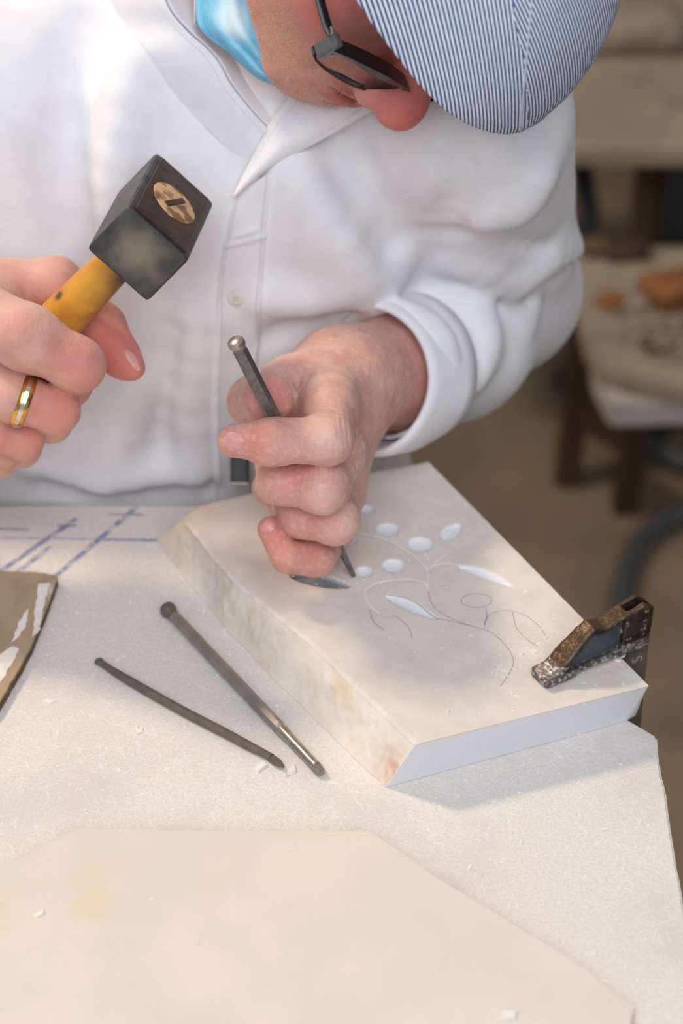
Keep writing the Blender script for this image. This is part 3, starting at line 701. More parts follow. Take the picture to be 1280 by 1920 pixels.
V_, F_ = tube([pa+[.006, .05, zl-.075], pa+[.62, .03, zl-.075]], [.02, .02], 4, roll=math.pi/4); mesh_obj('rail', V_, F_, M['dwood'], lb, smooth=False)
seat(lb, tuple((pa+pb)/2+[.3, 0, 0]))
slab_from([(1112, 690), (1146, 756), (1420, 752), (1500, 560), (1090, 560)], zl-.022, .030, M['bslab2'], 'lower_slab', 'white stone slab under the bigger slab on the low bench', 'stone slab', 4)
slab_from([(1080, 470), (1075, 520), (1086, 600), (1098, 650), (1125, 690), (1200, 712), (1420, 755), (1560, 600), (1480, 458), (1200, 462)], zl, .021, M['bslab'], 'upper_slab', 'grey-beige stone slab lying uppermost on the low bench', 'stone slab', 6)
p = onz(1262, 560, zl); rough_block('wood_chunk', tuple(p), (.062, .05, .022), M['rust'], 'large orange-brown lump of wood on the low bench slab', 'wood', 3, .4)
p = onz(1146, 572, zl); rough_block('wood_offcut', tuple(p), (.024, .03, .010), M['rust'], 'small orange-brown offcut left of the large wood lump', 'wood', 5, .9)
p = onz(1112, 474, zl); rough_block('clay_lump', tuple(p), (.03, .03, .012), M['mustard'], 'small brown lump at the far left of the low bench slab', 'lump', 7, .2)
p = onz(1172, 478, zl); rough_block('dark_stone', tuple(p), (.05, .035, .012), M['dwood'], 'dark brown stone at the far edge of the low bench slab', 'stone', 8, .2)
p = onz(1180, 575, zl); rough_block('mauve_stone', tuple(p), (.04, .02, .007), mat('mauve_stone', srgb(150, 130, 118), rough=.8), 'flat grey-brown shard right of the small orange-brown offcut', 'stone', 9, .2)
p = onz(1280, 640, zl); rg = np.random.RandomState(3); Vd = []; Fd = []
for _ in range(90):
    c = onz(1165+rg.rand()*190, 570+rg.rand()*95, zl); s = .002+.006*rg.rand()**2; i = len(Vd); a = rg.rand()*6.28
    for j in range(4): Vd.append(c+np.array([math.cos(a+j*1.57)*s*(1.6 if j % 2 else .7), math.sin(a+j*1.57)*s, .0004]))
    Vd.append(c+np.array([0, 0, .003])); Fd += [(i, i+1, i+4), (i+1, i+2, i+4), (i+2, i+3, i+4), (i+3, i, i+4)]
o = mesh_obj('wood_shavings', Vd, Fd, M['dwood'], smooth=False); tag(o, 'dark shavings scattered on the low bench slab', 'shavings', kind='stuff')
# black stand behind the elbow, hose, bag
S0 = np.array([.008, .06, 0])
st = thing('iron_stand', 'black iron stand half hidden behind the rolled sleeve', 'stand')
pp = [onz(1084, 640, .10), onz(1080, 585, .22), onz(1100, 448, .26), onz(1080, 330, .33)]; pp = [p+S0 for p in pp]
V_, F_ = tube([pp[0]*[1, 1, 0], pp[0], pp[1]], .016, 10); mesh_obj('post', V_, F_, M['black'], st)
V_, F_ = tube([pp[1], pp[2], pp[3]], .012, 10); mesh_obj('back_strut', V_, F_, M['black'], st)
V_, F_ = tube([pp[0]*[1, 1, 0], pp[0]*[1, 1, 0]+[0, 0, .012]], [.03, .028], 24); mesh_obj('base_plate', V_, F_, M['black'], st)
seat(st, tuple(pp[0]*[1, 1, 0]))
V_, F_ = tube(smooth_path([onz(x, y, .014) for x, y in ((1150, 1250), (1160, 1160), (1172, 1080), (1196, 1022), (1235, 985), (1290, 962), (1400, 940))], 60), .0125, 12)
o = mesh_obj('floor_hose', V_, F_, M['hose']); tag(o, 'grey-blue hose curving over the floor behind the clamp', 'hose')
V_, F_ = tube(smooth_path([onz(x, y, .016) for x, y in ((1196, 800), (1222, 830), (1262, 856), (1310, 876), (1380, 886))], 40), .014, 12)
o = mesh_obj('coiled_hose', V_, F_, M['hose']); tag(o, 'dull blue hose on the floor under the low bench', 'hose')
p = onz(1275, 450, .02); rough_block('cloth_bag', (p[0]+.02, p[1], 0), (.10, .08, .13), M['navy'], 'dark navy cloth bag on the floor under the rear table', 'bag', 12, .5)
# ================================================================== the carver
def skin_mat(name, **k):
    return mat(name, srgb(218, 174, 159), srgb(203, 150, 137), 70, .55, ramp=(.35, .7), sss=.0022, bump=.00035, bscale=1100, bump2=.0006, b2scale=260, spec=.35,
        c3=srgb(236, 204, 188), s3=320, r3=(.70, 1.05), attrs=[('red', srgb(208, 106, 100)), ('pale', srgb(238, 212, 198)), ('lip', srgb(176, 92, 88)), ('stubble', srgb(206, 166, 142)), ('dust', srgb(236, 226, 220))])
M['skin'] = skin_mat('skin')
M['nail'] = mat('finger_nail', srgb(216, 156, 148), srgb(206, 144, 138), 300, .35, spec=.5, attrs=[('tip', srgb(236, 220, 206))])
M['shirt'] = mat('shirt_cotton', srgb(238, 236, 238), srgb(230, 228, 232), 40, .85, bump=.00012, bscale=2200, spec=.15, sheen=.1, attrs=[('dirt', srgb(206, 196, 184))])
M['shirt_seam'] = mat('shirt_seam', srgb(232, 230, 233), srgb(222, 220, 226), 300, .85, bump=.0002, bscale=1500, spec=.15)
M['trousers'] = mat('trousers_cloth', srgb(214, 210, 206), srgb(200, 196, 192), 60, .9, bump=.0003, bscale=900)
M['black_leather'] = mat('black_leather', srgb(36, 35, 35), rough=.45)
hw_ = lambda l: [W(*q) for q in l]
# ---- left hand (holds the chisel) and forearm
def f_hand_l(P):
    C = lambda pts, r, k=.006: chain(P, hw_(pts), r, k)
    idx = C([(622, 766, 1.280), (614, 824, 1.237), (508, 829, 1.229), (439, 826, 1.234)], [.0140, .0124, .0114, .0086])
    mid = C([(638, 850, 1.292), (606, 914, 1.250), (525, 902, 1.255), (505, 915, 1.284)], [.0135, .0128, .0114, .0095])
    rng = C([(636, 925, 1.306), (626, 975, 1.270), (566, 968, 1.276), (540, 950, 1.302)], [.0130, .0124, .0108, .0090])
    pnk = C([(622, 990, 1.320), (592, 1046, 1.288), (538, 1044, 1.281), (508, 993, 1.284)], [.0120, .0102, .0086, .0072], .002)
    thb = C([(620, 712, 1.345), (548, 727, 1.312), (476, 753, 1.282), (503, 750, 1.2480)], [.0200, .0165, .0125, .0108], .008)
    pad = sd_ell(P, W(503, 746, 1.2465), np.array([RT, UP, FW]), (.0130, .0128, .0095)); thb = smin(thb, pad, .003)
    wr = W(645, 716, 1.345)
    palm = None
    for q, r0, r1 in (((616, 770, 1.288), .022, .0150), ((632, 852, 1.300), .022, .0155), ((630, 922, 1.313), .021, .0145), ((618, 985, 1.325), .020, .0125)):
        e = sd_cone(P, wr, W(*q), r0, r1); palm = e if palm is None else smin(palm, e, .014)
    palm = smin(palm, sd_cone(P, W(522, 790, 1.316), W(566, 985, 1.328), .0190, .0130), .014)
    palm = smin(palm, sd_cone(P, W(600, 760, 1.325), W(560, 900, 1.322), .020, .018), .014)
    arm = smin(sd_cone(P, wr, W(752, 693, 1.400), .0255, .0330), sd_cone(P, W(752, 693, 1.400), W(935, 545, 1.545), .0330, .043), .02)
    d = smin(palm, arm, .024)
    # fingers stay apart from one another, each joined to the palm
    f = smin(smin(idx, mid, .0022), smin(rng, pnk, .0016), .0022)
    f = smin(f, thb, .0020)
    d = smin(d, f, .009)
    # tendons, knuckles
    d = smin(d, sd_cone(P, W(600, 706, 1.312), W(622, 750, 1.268), .006, .006), .018)
    d = smin(d, sd_ell(P, W(648, 842, 1.276), np.eye(3), (.009,)*3), .012)
    d = smin(d, sd_ell(P, W(612, 826, 1.2285), np.eye(3), (.0055,)*3), .010); d = smin(d, sd_ell(P, W(602, 926, 1.2415), np.eye(3), (.006,)*3), .010)
    # skin folds over the knuckles and at the thumb web
    for a, b, r in (((560, 700, 1.290), (556, 745, 1.290), .0012), ((575, 715, 1.285), (596, 775, 1.265), .0009)):
        d = smax(d, -sd_cone(P, W(*a), W(*b), r, r), .004)
    wr_ = np.sin(((P-W(612, 826, 1.23))@norm(RT*.95+UP*.1))*2*np.pi/.0026)*np.exp(-(np.linalg.norm(P-W(640, 815, 1.232), axis=1)/.010)**2)
    w2_ = np.sin(((P-W(600, 920, 1.24))@norm(RT*.95-UP*.1))*2*np.pi/.0028)*np.exp(-(np.linalg.norm(P-W(590, 900, 1.24), axis=1)/.010)**2)
    return d+.00030*(wr_+w2_)+.00035*vnoise(P, 160, 2)
# ---- right hand (swings the hammer) and forearm
def f_hand_r(P):
    H = 1.0
    C = lambda pts, r, k=.006: chain(P, hw_(pts), r, k)
    idx = C([(-45, 588, 1.252), (52, 634, 1.236), (146, 684, 1.240), (128, 720, 1.272), (90, 690, 1.290)], [.0180, .0160, .0128, .0110, .0095], .008)
    mid = C([(-45, 700, 1.258), (30, 745, 1.248), (106, 770, 1.252), (96, 792, 1.280), (60, 765, 1.295)], [.0150, .0130, .0112, .0100, .0090])
    rng = C([(-70, 772, 1.268), (-20, 802, 1.262), (44, 822, 1.266), (40, 840, 1.290), (10, 810, 1.302)], [.0140, .0115, .0100, .0095, .0085])
    pnk = C([(-95, 835, 1.280), (-50, 845, 1.274), (4, 846, 1.278), (0, 865, 1.298), (-25, 840, 1.306)], [.0120, .0100, .0086, .0080, .0075])
    thb = C([(-80, 600, 1.315), (20, 538, 1.300), (104, 530, 1.296), (190, 614, 1.298), (250, 690, 1.286)], [.0190, .0140, .0128, .0120, .0062], .008)
    thb = smin(thb, sd_ell(P, W(215, 660, 1.290), np.array([RT*.6-UP*.8, RT*.8+UP*.6, FW]), (.0165, .0112, .0095)), .006)
    palm = smin(sd_cone(P, W(-50, 610, 1.275), W(-90, 830, 1.295), .026, .022), sd_cone(P, W(-10, 560, 1.300), W(-140, 760, 1.312), .020, .027), .02)
    palm = smin(palm, sd_cone(P, W(-60, 690, 1.275), W(-190, 770, 1.300), .024, .027), .02)
    d = smin(palm, sd_cone(P, W(-190, 770, 1.300), ELB_R, .0265, .044), .02)
    f = smin(smin(idx, mid, .0022), smin(rng, pnk, .0018), .0022)
    d = smin(d, f, .008); d = smin(d, thb, .004)
    # keep clear of the handle the hand closes on
    q = P-hs; s = q@hz; r = np.linalg.norm(q-s[:, None]*hz, axis=1)-.0119
    return smax(d, -r, .0015)
ELB_R = np.array([-.43, 1.24, .885]); SHO_R = np.array([-.215, 1.25, 1.02]); SHO_L = W(872, 222, 1.335); ELB_L = W(935, 545, 1.545)
# ---- head
HS = 1.02; HO = W(724, -237, 1.223*HS)
cvv = lambda x, y, z: x*RT+y*UP-z*FW
hR = norm(cvv(-.6, 0, .8)); hF = norm(cvv(.32, -.93, .22)); hF = norm(hF-hR*(hF@hR)); hU = np.cross(hR, hF); HB = np.array([hR, hF, hU])
HP = lambda x, y, z: HO+(hR*x+hF*y+hU*z)*.001*HS
def hl(P): return (P-HO)@HB.T*(1000/HS)
NECK0 = W(466, 25, 1.390)
def f_head(P):
    q = hl(P); q2 = q.copy(); q2[:, 0] = np.abs(q2[:, 0]); I = np.eye(3)
    E = lambda c, r, Q=q2: sd_ell(Q, c, I, r)
    Cn = lambda a, b, ra, rb, Q=q2: sd_cone(Q, a, b, ra, rb)
    d = E((0, -2, 20), (72, 92, 76), q)
    d = smin(d, E((0, 20, -18), (60, 68, 66), q), 28)
    d = smin(d, Cn((50, 2, -40), (20, 66, -76), 19, 15), 24)          # jaw
    d = smin(d, E((0, 70, -78), (24, 18, 14), q), 16)                  # chin
    d = smin(d, E((0, 66, -56), (36, 30, 24), q), 16)                  # muzzle
    d = smin(d, E((40, 56, -26), (26, 26, 24)), 20)                    # cheek
    d = smin(d, Cn((8, 84, 24), (44, 70, 22), 10, 10), 14)             # brow
    d = smax(d, -E((34, 94, 2), (15, 11, 11)), 10)
    d = smin(d, E((32, 74, 2), (13, 13, 13)), 3)                       # eye
    d = smin(d, E((33, 80, 9), (17, 9, 5)), 4); d = smin(d, E((33, 80, -6), (17, 8, 4)), 4)   # lids
    nose = Cn((0, 86, 10), (0, 106, -30), 11, 12, q)
    nose = smin(nose, E((0, 112, -38), (14.5, 13, 13), q), 8); nose = smin(nose, E((15, 102, -41), (8, 12, 10)), 3.5)
    d = smin(d, nose, 6)
    d = smax(d, -Cn((25, 92, -30), (25, 96, -46), 1.2, 1.2), 4); d = d+.35*vnoise(q, .16, 2)
    d = smax(d, -E((8, 107, -53), (5, 7, 4)), 3)
    d = smin(d, E((0, 91, -57), (22, 8, 4.5), q), 4); d = smin(d, E((0, 89, -66), (20, 8, 5), q), 4)   # lips
    d = smax(d, -E((0, 97, -61.5), (25, 8, 1.2), q), 2.5)
    d = smax(d, -Cn((20, 96, -42), (33, 84, -62), 2, 2), 7)            # fold beside the mouth
    d = smax(d, -Cn((0, 91, -73), (14, 84, -74), 1.5, 1.5), 5)
    ear = E((78, -12, -6), (7, 20, 31)); ear = smax(ear, -E((84, -8, -4), (5, 12, 20)), 4); d = smin(d, ear, 5)
    d = d*.001
    return smin(d, sd_cone(P, HP(0, -42, -50), NECK0, .046, .052), .02)
# ---- torso core under the clothes
def f_core(P):
    d = smin(sd_cone(P, (-.14, 1.272, .97), (-.02, 1.268, .97), .07, .066), sd_cone(P, (-.155, 1.312, .80), (-.09, 1.312, .80), .10, .09), .06)
    d = smin(d, sd_cone(P, (-.16, 1.38, .62), (-.09, 1.38, .62), .105, .10), .06)
    d = smin(d, sd_cone(P, NECK0, (-.06, 1.285, .98), .056, .06), .04)
    d = smin(d, sd_cone(P, SHO_L, ELB_L, .042, .036), .02); d = smin(d, sd_cone(P, (-.05, 1.285, 1.01), SHO_L+[-.01, .012, 0], .036, .036), .03)
    d = smin(d, sd_cone(P, SHO_R, ELB_R, .042, .040), .03); d = smin(d, sd_cone(P, (-.08, 1.285, 1.01), SHO_R, .036, .038), .03)
    return d
# ---- shirt
WR_L = W(645, 716, 1.345); CUF = W(716, 703, 1.376)
def f_torso(P):
    d = sd_cone(P, (-.150, 1.262, .975), (-.018, 1.255, .975), .092, .088)
    d = smin(d, sd_cone(P, (-.160, 1.275, .90), (-.058, 1.275, .90), .104, .100), .06)
    d = smin(d, sd_cone(P, (-.165, 1.300, .78), (-.085, 1.300, .78), .130, .120), .07)
    d = smin(d, sd_cone(P, (-.17, 1.36, .66), (-.08, 1.36, .66), .135, .13), .06)
    d = smin(d, sd_cone(P, (-.05, 1.275, 1.035), SHO_L+[-.01, .012, .0], .052, .056), .05)
    d = smin(d, sd_cone(P, (-.07, 1.275, 1.035), SHO_R, .052, .058), .05)
    return d
AXL = norm(WR_L-CUF)
def f_sleeve(P):
    return smin(sd_cone(P, SHO_L, ELB_L, .060, .050), f_fore(P), .015)
def f_fore(P):
    return smin(sd_cone(P, ELB_L, W(838, 634, 1.462), .050, .0475), sd_cone(P, W(838, 634, 1.462), CUFC, .0475, .0385), .02)
CUFC = CUF+UP*.001
def cut_sleeve(P, d):
    near = np.linalg.norm(P-CUF, axis=1) < .085
    s = (P-CUFC)@AXL
    e = smax(d, s-.004, .003)
    e = smax(e, -sd_cone(P, CUFC-AXL*.02, CUFC+AXL*.05, .0350, .0360), .003)
    return np.where(near, e, d)
def f_sleeve_r(P):
    d = sd_cone(P, SHO_R, ELB_R, .062, .056)
    return smin(d, sd_cone(P, ELB_R, ELB_R+(W(-190, 770, 1.3)-ELB_R)*.35, .055, .052), .02)
def f_shirt0(P):
    return smin(smin(f_torso(P), f_sleeve(P), .012), f_sleeve_r(P), .03)
FOLDS = []
def f_shirt(P):
    dt_, ds_, dr_ = f_torso(P), f_sleeve(P), f_sleeve_r(P)
    for pts, r, k, sg, wh in FOLDS:
        a_ = np.asarray(pts); m_ = ((P > a_.min(0)-.045) & (P < a_.max(0)+.045)).all(1)
        if not m_.any(): continue
        e = chain(P[m_], pts, r, .004); t_ = ds_ if wh == 's' else dt_
        t_[m_] = smin(t_[m_], e, k) if sg > 0 else smax(t_[m_], -e, k)
    d = smin(smin(dt_, cut_sleeve(P, ds_), .006), dr_, .03)
    return smax(d, -sd_cone(P, NECK0+(NECK0-HP(0, -30, -58))*.35, HP(0, -30, -58), .066, .070), .004)+.0011*vnoise(P*[1, 1, .6], 26, 3)
person = thing('person', 'stone carver in white shirt and striped cap bending over the marble slab', 'person')
def cat_mesh(*vf):
    V = []; F = []; o = 0
    for v, f in vf: V.append(v); F.append(f+o); o += len(v)
    return np.vstack(V), np.vstack(F)
def bounds(pts, m): pts = np.array(pts); return pts.min(0)-m, pts.max(0)+m
lo, hi = bounds(hw_([(400, 700, 1.22), (690, 1100, 1.33), (540, 720, 1.23), (640, 720, 1.38), (830, 640, 1.45), (840, 700, 1.45)]), .035)
hl_v = polygonize(f_hand_l, lo, hi, .0008)
lo, hi = bounds(hw_([(-60, 480, 1.26), (290, 740, 1.30), (-190, 880, 1.32), (-190, 560, 1.22), (0, 600, 1.22)]), .04)
hr_v = polygonize(f_hand_r, lo, hi, .0010)
lo, hi = bounds([HP(x, y, z) for x in (-95, 95) for y in (-115, 130) for z in (-125, 115)]+[NECK0], .02)
hd_v = polygonize(f_head, lo, hi, .0015)
co_v = polygonize(lambda P: smin(smin(f_core(P), f_hand_r(P), .01), sd_cone(P, ELB_L, W(800, 660, 1.44), .040, .034), .02), (-.52, 1.14, .48), (.16, 1.50, 1.12), .005)
BV, BF = cat_mesh(hl_v, hr_v, hd_v, co_v)
n1, n2, n3 = len(hl_v[0]), len(hr_v[0]), len(hd_v[0])
red = np.zeros(len(BV)); pale = np.zeros(len(BV)); lip = np.zeros(len(BV)); stb = np.zeros(len(BV)); dst = np.zeros(len(BV))
def blob(px, py, d, r, amp, arr):
    D = np.linalg.norm(BV-W(px, py, d), axis=1)/r; arr[:] = np.maximum(arr, amp*np.exp(-D*D))
for a in ((612, 826, 1.226, .012, .0), (470, 830, 1.22, .020, .35), (503, 746, 1.238, .016, .55), (560, 905, 1.245, .016, .35), (590, 975, 1.265, .014, .30), (510, 1010, 1.278, .016, .55), (570, 1050, 1.28, .016, .35), (655, 800, 1.26, .012, .35),
          (150, 680, 1.232, .020, .40), (100, 770, 1.245, .02, .5), (220, 660, 1.28, .03, .75), (40, 830, 1.25, .02, .45), (440, 826, 1.23, .010, .5), (720, 720, 1.36, .03, .22)): blob(*a, red)
for a in ((606, 828, 1.226, .009, .55), (602, 930, 1.24, .009, .5), (640, 990, 1.262, .010, .3)): blob(*a, pale)
q = hl(BV); hm = np.zeros(len(BV), bool); hm[n1+n2:n1+n2+n3] = True
g3 = lambda c, r: np.exp(-(((q-c)/r)**2).sum(1))*hm
red = np.maximum(red, np.clip(.62*g3((0, 110, -36), (20, 24, 20))+.55*g3((52, 55, -25), (30, 34, 34))+.36*hm, 0, .9))
lip = np.maximum(np.clip(1.6*g3((0, 95, -57), (22, 9, 3.4)), 0, .8), np.clip(1.6*g3((0, 94, -66), (20, 9, 4.2)), 0, .8))
stb = np.clip(1.2*g3((20, 78, -68), (42, 40, 20))+.9*g3((0, 92, -49), (24, 20, 7))+.8*g3((60, 20, -48), (28, 44, 26)), 0, 1)*(.25+.75*np.clip(.5+vnoise(BV, 700, 2)*1.6, 0, 1))*(1-lip)*.8
dst[:n1] = np.clip(vnoise(hl_v[0], 500, 3)*1.6-.15, 0, .55)*np.clip(.35+1.0*np.clip(1-np.linalg.norm(hl_v[0]-W(670, 850, 1.27), axis=1)/.03, 0, 1), 0, 1)
body = mesh_obj('body', BV, BF, M['skin'], person, attrs={'red': red, 'pale': pale, 'lip': lip, 'stubble': stb, 'dust': dst})
# ---- stubble: short pale hairs on the jaw, chin and upper lip
hv = hd_v[0]; hn = grad(f_head, hv, .002); dens = stb[n1+n2:n1+n2+n3]; qh = hl(hv)
pk = np.clip(dens-.10, 0, 1)*(qh[:, 0] > -35)*(qh[:, 1] > -30); pk /= pk.sum(); rgh = np.random.RandomState(21)
ii = rgh.choice(len(hv), 3600, p=pk); Vh, Fh = [], []
for i in ii:
    p = hv[i]+rgh.randn(3)*.0005; L_ = .0010+.0018*rgh.rand(); dr = norm(hn[i]*.7-hU*.5+rgh.randn(3)*.45); sd = norm(np.cross(dr, rgh.randn(3)))*.0001; b_ = len(Vh)
    s2 = np.cross(dr, sd); Vh += [p+sd, p-sd*.5+s2, p-sd*.5-s2, p+dr*L_]; Fh += [(b_, b_+1, b_+3), (b_+1, b_+2, b_+3), (b_+2, b_, b_+3)]
o = mesh_obj('stubble', Vh, Fh, mat('stubble_hair', srgb(168, 132, 96), srgb(214, 196, 172), 900, .6, ramp=(.45, .55)), body, smooth=False); o['kind'] = 'stuff'
# ---- nails
def nail(f, c, ex, ey, d0, n=12, off=.0005, rot=0, up=0):
    g = np.linspace(-1, 1, n); X, Y = np.meshgrid(g, g); x, y = (X*np.sqrt(1-Y*Y/2)).ravel(), (Y*np.sqrt(1-X*X/2)).ravel()
    cr, sr = math.cos(rot), math.sin(rot)
    P = trace(f, c[0]+ex*x*cr-ey*y*sr, c[1]+ex*x*sr+ey*y*cr, d0); N_ = grad(f, P)
    P = P+N_*(off*(1.2-1.5*np.clip((x*x+y*y), 0, 1)**4))[:, None]
    F = [(i*n+j, i*n+j+1, (i+1)*n+j+1, (i+1)*n+j) for i in range(n-1) for j in range(n-1)]
    return mesh_obj('finger_nail', P, F, M['nail'], body, attrs={'tip': sst(-x, .80, .95)})
nail(f_hand_l, (437, 827), 19, 21, 1.18, rot=.12); nail(f_hand_l, (503, 988), 11, 16, 1.23, rot=1.3)
nail(f_hand_r, (248, 675), 24, 9, 1.2, rot=.98+math.pi)
# ---- shirt
def pz(pts, lift=0): 
    P = trace(f_shirt0, [p[0] for p in pts], [p[1] for p in pts], 1.15); return P+grad(f_shirt0, P)*lift
def fold(pts, r, k=.02, sg=1, wh='t', lift=None):
    """a cloth ridge (sg 1) or valley (sg -1) lying along a line of the shirt surface"""
    f = f_torso if wh == 't' else f_sleeve
    P = smooth_path(trace(f, [p[0] for p in pts], [p[1] for p in pts], 1.15), 3*len(pts)-2); N_ = grad(f, P)
    r = np.interp(np.linspace(0, 1, len(P)), np.linspace(0, 1, len(np.atleast_1d(r))), np.atleast_1d(r)) if np.ndim(r) else np.full(len(P), r)
    l = (-.35*r if sg > 0 else .5*r) if lift is None else np.full(len(P), lift)
    FOLDS.append((P+N_*l[:, None], list(r), k, sg, wh))
fold([(791, 425), (823, 436), (900, 441), (966, 458), (1026, 464)], [.005, .008, .006, .005, .002], .008, -1, 's')
fold([(734, 500), (811, 484), (905, 508), (978, 545), (990, 590)], [.004, .007, .008, .007, .004], .020, 1, 's')
fold([(800, 505), (860, 520), (909, 566), (925, 639)], [.002, .0035, .004, .002], .012, -1, 's')
fold([(722, 545), (803, 530), (880, 570), (912, 635), (895, 708)], [.004, .007, .008, .007, .004], .018, 1, 's')
fold([(714, 574), (800, 562), (858, 606), (880, 667)], [.002, .0035, .0035, .002], .012, -1, 's')
fold([(700, 590), (770, 588), (830, 640), (850, 710)], [.003, .006, .006, .003], .016, 1, 's')
fold([(1075, 472), (1026, 490), (978, 518)], [.004, .007, .004], .020, 1, 's')
fold([(985, 536), (1030, 520), (1068, 500)], [.002, .004, .002], .012, -1, 's')
fold([(1010, 345), (966, 392), (884, 408)], [.004, .008, .004], .025, 1, 's')
fold([(870, 290), (872, 350), (845, 410)], [.003, .005, .003], .02, -1, 's')
fold([(560, 330), (640, 440), (690, 540)], [.006, .012, .006], .04, 1)
fold([(640, 270), (700, 380), (740, 450)], [.004, .006, .004], .03, -1)
fold([(250, 120), (205, 300), (215, 430)], [.004, .008, .004], .03, 1)
fold([(150, 60), (120, 300), (110, 470)], [.004, .007, .004], .03, -1)
fold([(340, 620), (312, 760), (322, 880)], [.003, .005, .003], .02, -1)
fold([(375, 600), (360, 740), (370, 900)], [.004, .007, .004], .025, 1)
fold([(250, 720), (205, 850), (180, 935)], [.003, .006, .004], .025, 1)
fold([(60, 870), (200, 905), (350, 885)], [.003, .005, .003], .02, 1)
fold([(90, 915), (230, 935), (390, 915)], [.003, .004, .003], .015, -1)
fold([(505, 640), (560, 610), (640, 590)], [.003, .005, .004], .015, -1)
fold([(500, 560), (580, 560), (660, 520)], [.004, .006, .004], .02, 1)
SV, SF = polygonize(f_shirt, (-.53, 1.10, .62), (.20, 1.62, 1.13), .003)
dirt = np.clip(vnoise(SV, 14, 3)*1.4-.05, 0, 1)*np.clip((.92-SV[:, 2])/.12, 0, 1)*.6
shirt = mesh_obj('shirt', SV, SF, M['shirt'], person, attrs={'dirt': dirt})

def tsh(px, py, lift): 
    P = trace(f_shirt, px, py, 1.15); return P+grad(f_shirt, P, .004)*np.broadcast_to(np.asarray(lift, float), (len(P),))[:, None]
def grid_obj(name, G, m, parent, thick=0, attrs=None):
    a, b = G.shape[:2]; I = np.arange(a*b).reshape(a, b)
    F = np.stack([I[:-1, :-1], I[:-1, 1:], I[1:, 1:], I[1:, :-1]], -1).reshape(-1, 4)
    o = mesh_obj(name, G.reshape(-1, 3), F, m, parent, attrs=attrs)
    if thick: md = o.modifiers.new('thickness', 'SOLIDIFY'); md.thickness = thick; md.offset = 0
    return o
def two_edges(A, B, n, m_):
    """pixel grid between two pixel polylines"""
    A = smooth_path([(x, y, 0) for x, y in A], n)[:, :2]; B = smooth_path([(x, y, 0) for x, y in B], n)[:, :2]
    t = np.linspace(0, 1, m_)[None, :, None]; return A[:, None]*(1-t)+B[:, None]*t
# placket with its stitched edges
PG = two_edges([(440, 362), (425, 430), (412, 490), (404, 560), (400, 640), (396, 760), (402, 935)], [(514, 322), (504, 400), (498, 480), (493, 560), (488, 650), (478, 760), (474, 935)], 110, 18)
ed = np.abs(np.linspace(-1, 1, 18)); lift = np.tile(.0022-.003*np.clip((ed-.86)/.14, 0, 1)**2, (110, 1))
lift = lift+.0016*np.exp(-((np.linspace(362, 935, 110)-484)/9)**2)[:, None]*np.cos(np.linspace(-2, 2, 18))[None]+.0012*np.exp(-((np.linspace(362, 935, 110)-505)/6)**2)[:, None]
pg = tsh(PG[..., 0].ravel(), PG[..., 1].ravel(), lift.ravel()).reshape(110, 18, 3)
plk = grid_obj('placket', pg, M['shirt'], shirt)
for j in (2, 15):
    V_, F_ = tube(pg[:, j]-FW*.0003, .00045, 6); mesh_obj('seam', V_, F_, M['shirt_seam'], plk)
def button(px, py, r=.0046):
    P = tsh([px], [py], .0030)[0]; N_ = grad(f_shirt, P[None], .006)[0]
    V_, F_ = tube([P-N_*.001, P, P+N_*.0008, P+N_*.0013, P+N_*.0014], [r*.8, r, r, r*.84, r*.6], 28)
    o = mesh_obj('button', V_, F_, mat('button_pearl', srgb(236, 232, 224), srgb(222, 216, 208), 200, .3), shirt); auto_smooth(o, 40)
    a = norm(np.cross(N_, UP)); b = np.cross(N_, a)
    for i, j in ((1, 1), (1, -1), (-1, 1), (-1, -1)):
        c = P+N_*.0013+(a*i+b*j)*.0009; V_, F_ = tube([c-N_*.0004, c+N_*.0001], .0004, 8); mesh_obj('buttonhole', V_, F_, M['graphite'], o)
button(445, 553)
# collar: two leaves and the stand
def leaf(A, B, d0, d1, bulge, name, n=40, m_=24, bend=0):
    g = two_edges(A, B, n, m_)
    if d1 is None: d1 = [depth_of(p)+.003 for p in trace(f_shirt, g[:, -1, 0], g[:, -1, 1], 1.15)]
    if isinstance(d1, list) and len(d1) == n: d0 = np.interp(np.linspace(0, 1, n), np.linspace(0, 1, len(d0)), d0)
    t = np.linspace(0, 1, n)[:, None]; s = np.linspace(0, 1, m_)[None]
    D = np.interp(t[:, 0], np.linspace(0, 1, len(d0)), d0)[:, None]*(1-s)+np.interp(t[:, 0], np.linspace(0, 1, len(d1)), d1)[:, None]*s-bulge*np.sin(np.pi*s)*np.sin(np.pi*np.clip(t, 0, 1))**.5
    G = np.array([[W(g[i, j, 0], g[i, j, 1], D[i, j]) for j in range(m_)] for i in range(n)])
    o = grid_obj(name, G, M['shirt'], shirt, .0018)
    if name == 'collar_leaf':
        V_, F_ = tube(G[1:, 3]-FW*.0009, .0004, 6); mesh_obj('seam', V_, F_, M['shirt_seam'], o)
        V_, F_ = tube(G[3:, -4]-FW*.0009, .0004, 6); mesh_obj('seam', V_, F_, M['shirt_seam'], o)
    return o
leaf([(439, 368), (456, 331), (482, 278), (506, 231), (531, 194), (560, 140)], [(439, 368), (506, 315), (560, 284), (610, 258), (690, 212), (770, 160)], [1.312, 1.309, 1.306, 1.303, 1.298, 1.292], [1.312, 1.306, 1.302, 1.298, 1.291, 1.284], .006, 'collar_leaf')
leaf([(503, 242), (470, 206), (434, 160), (402, 106), (345, 53), (312, 8), (300, -60)], [(470, 330), (400, 270), (330, 190), (280, 120), (235, 60), (200, 0), (180, -60)], [1.303, 1.300, 1.297, 1.295, 1.292, 1.290, 1.290], None, .003, 'collar_leaf')
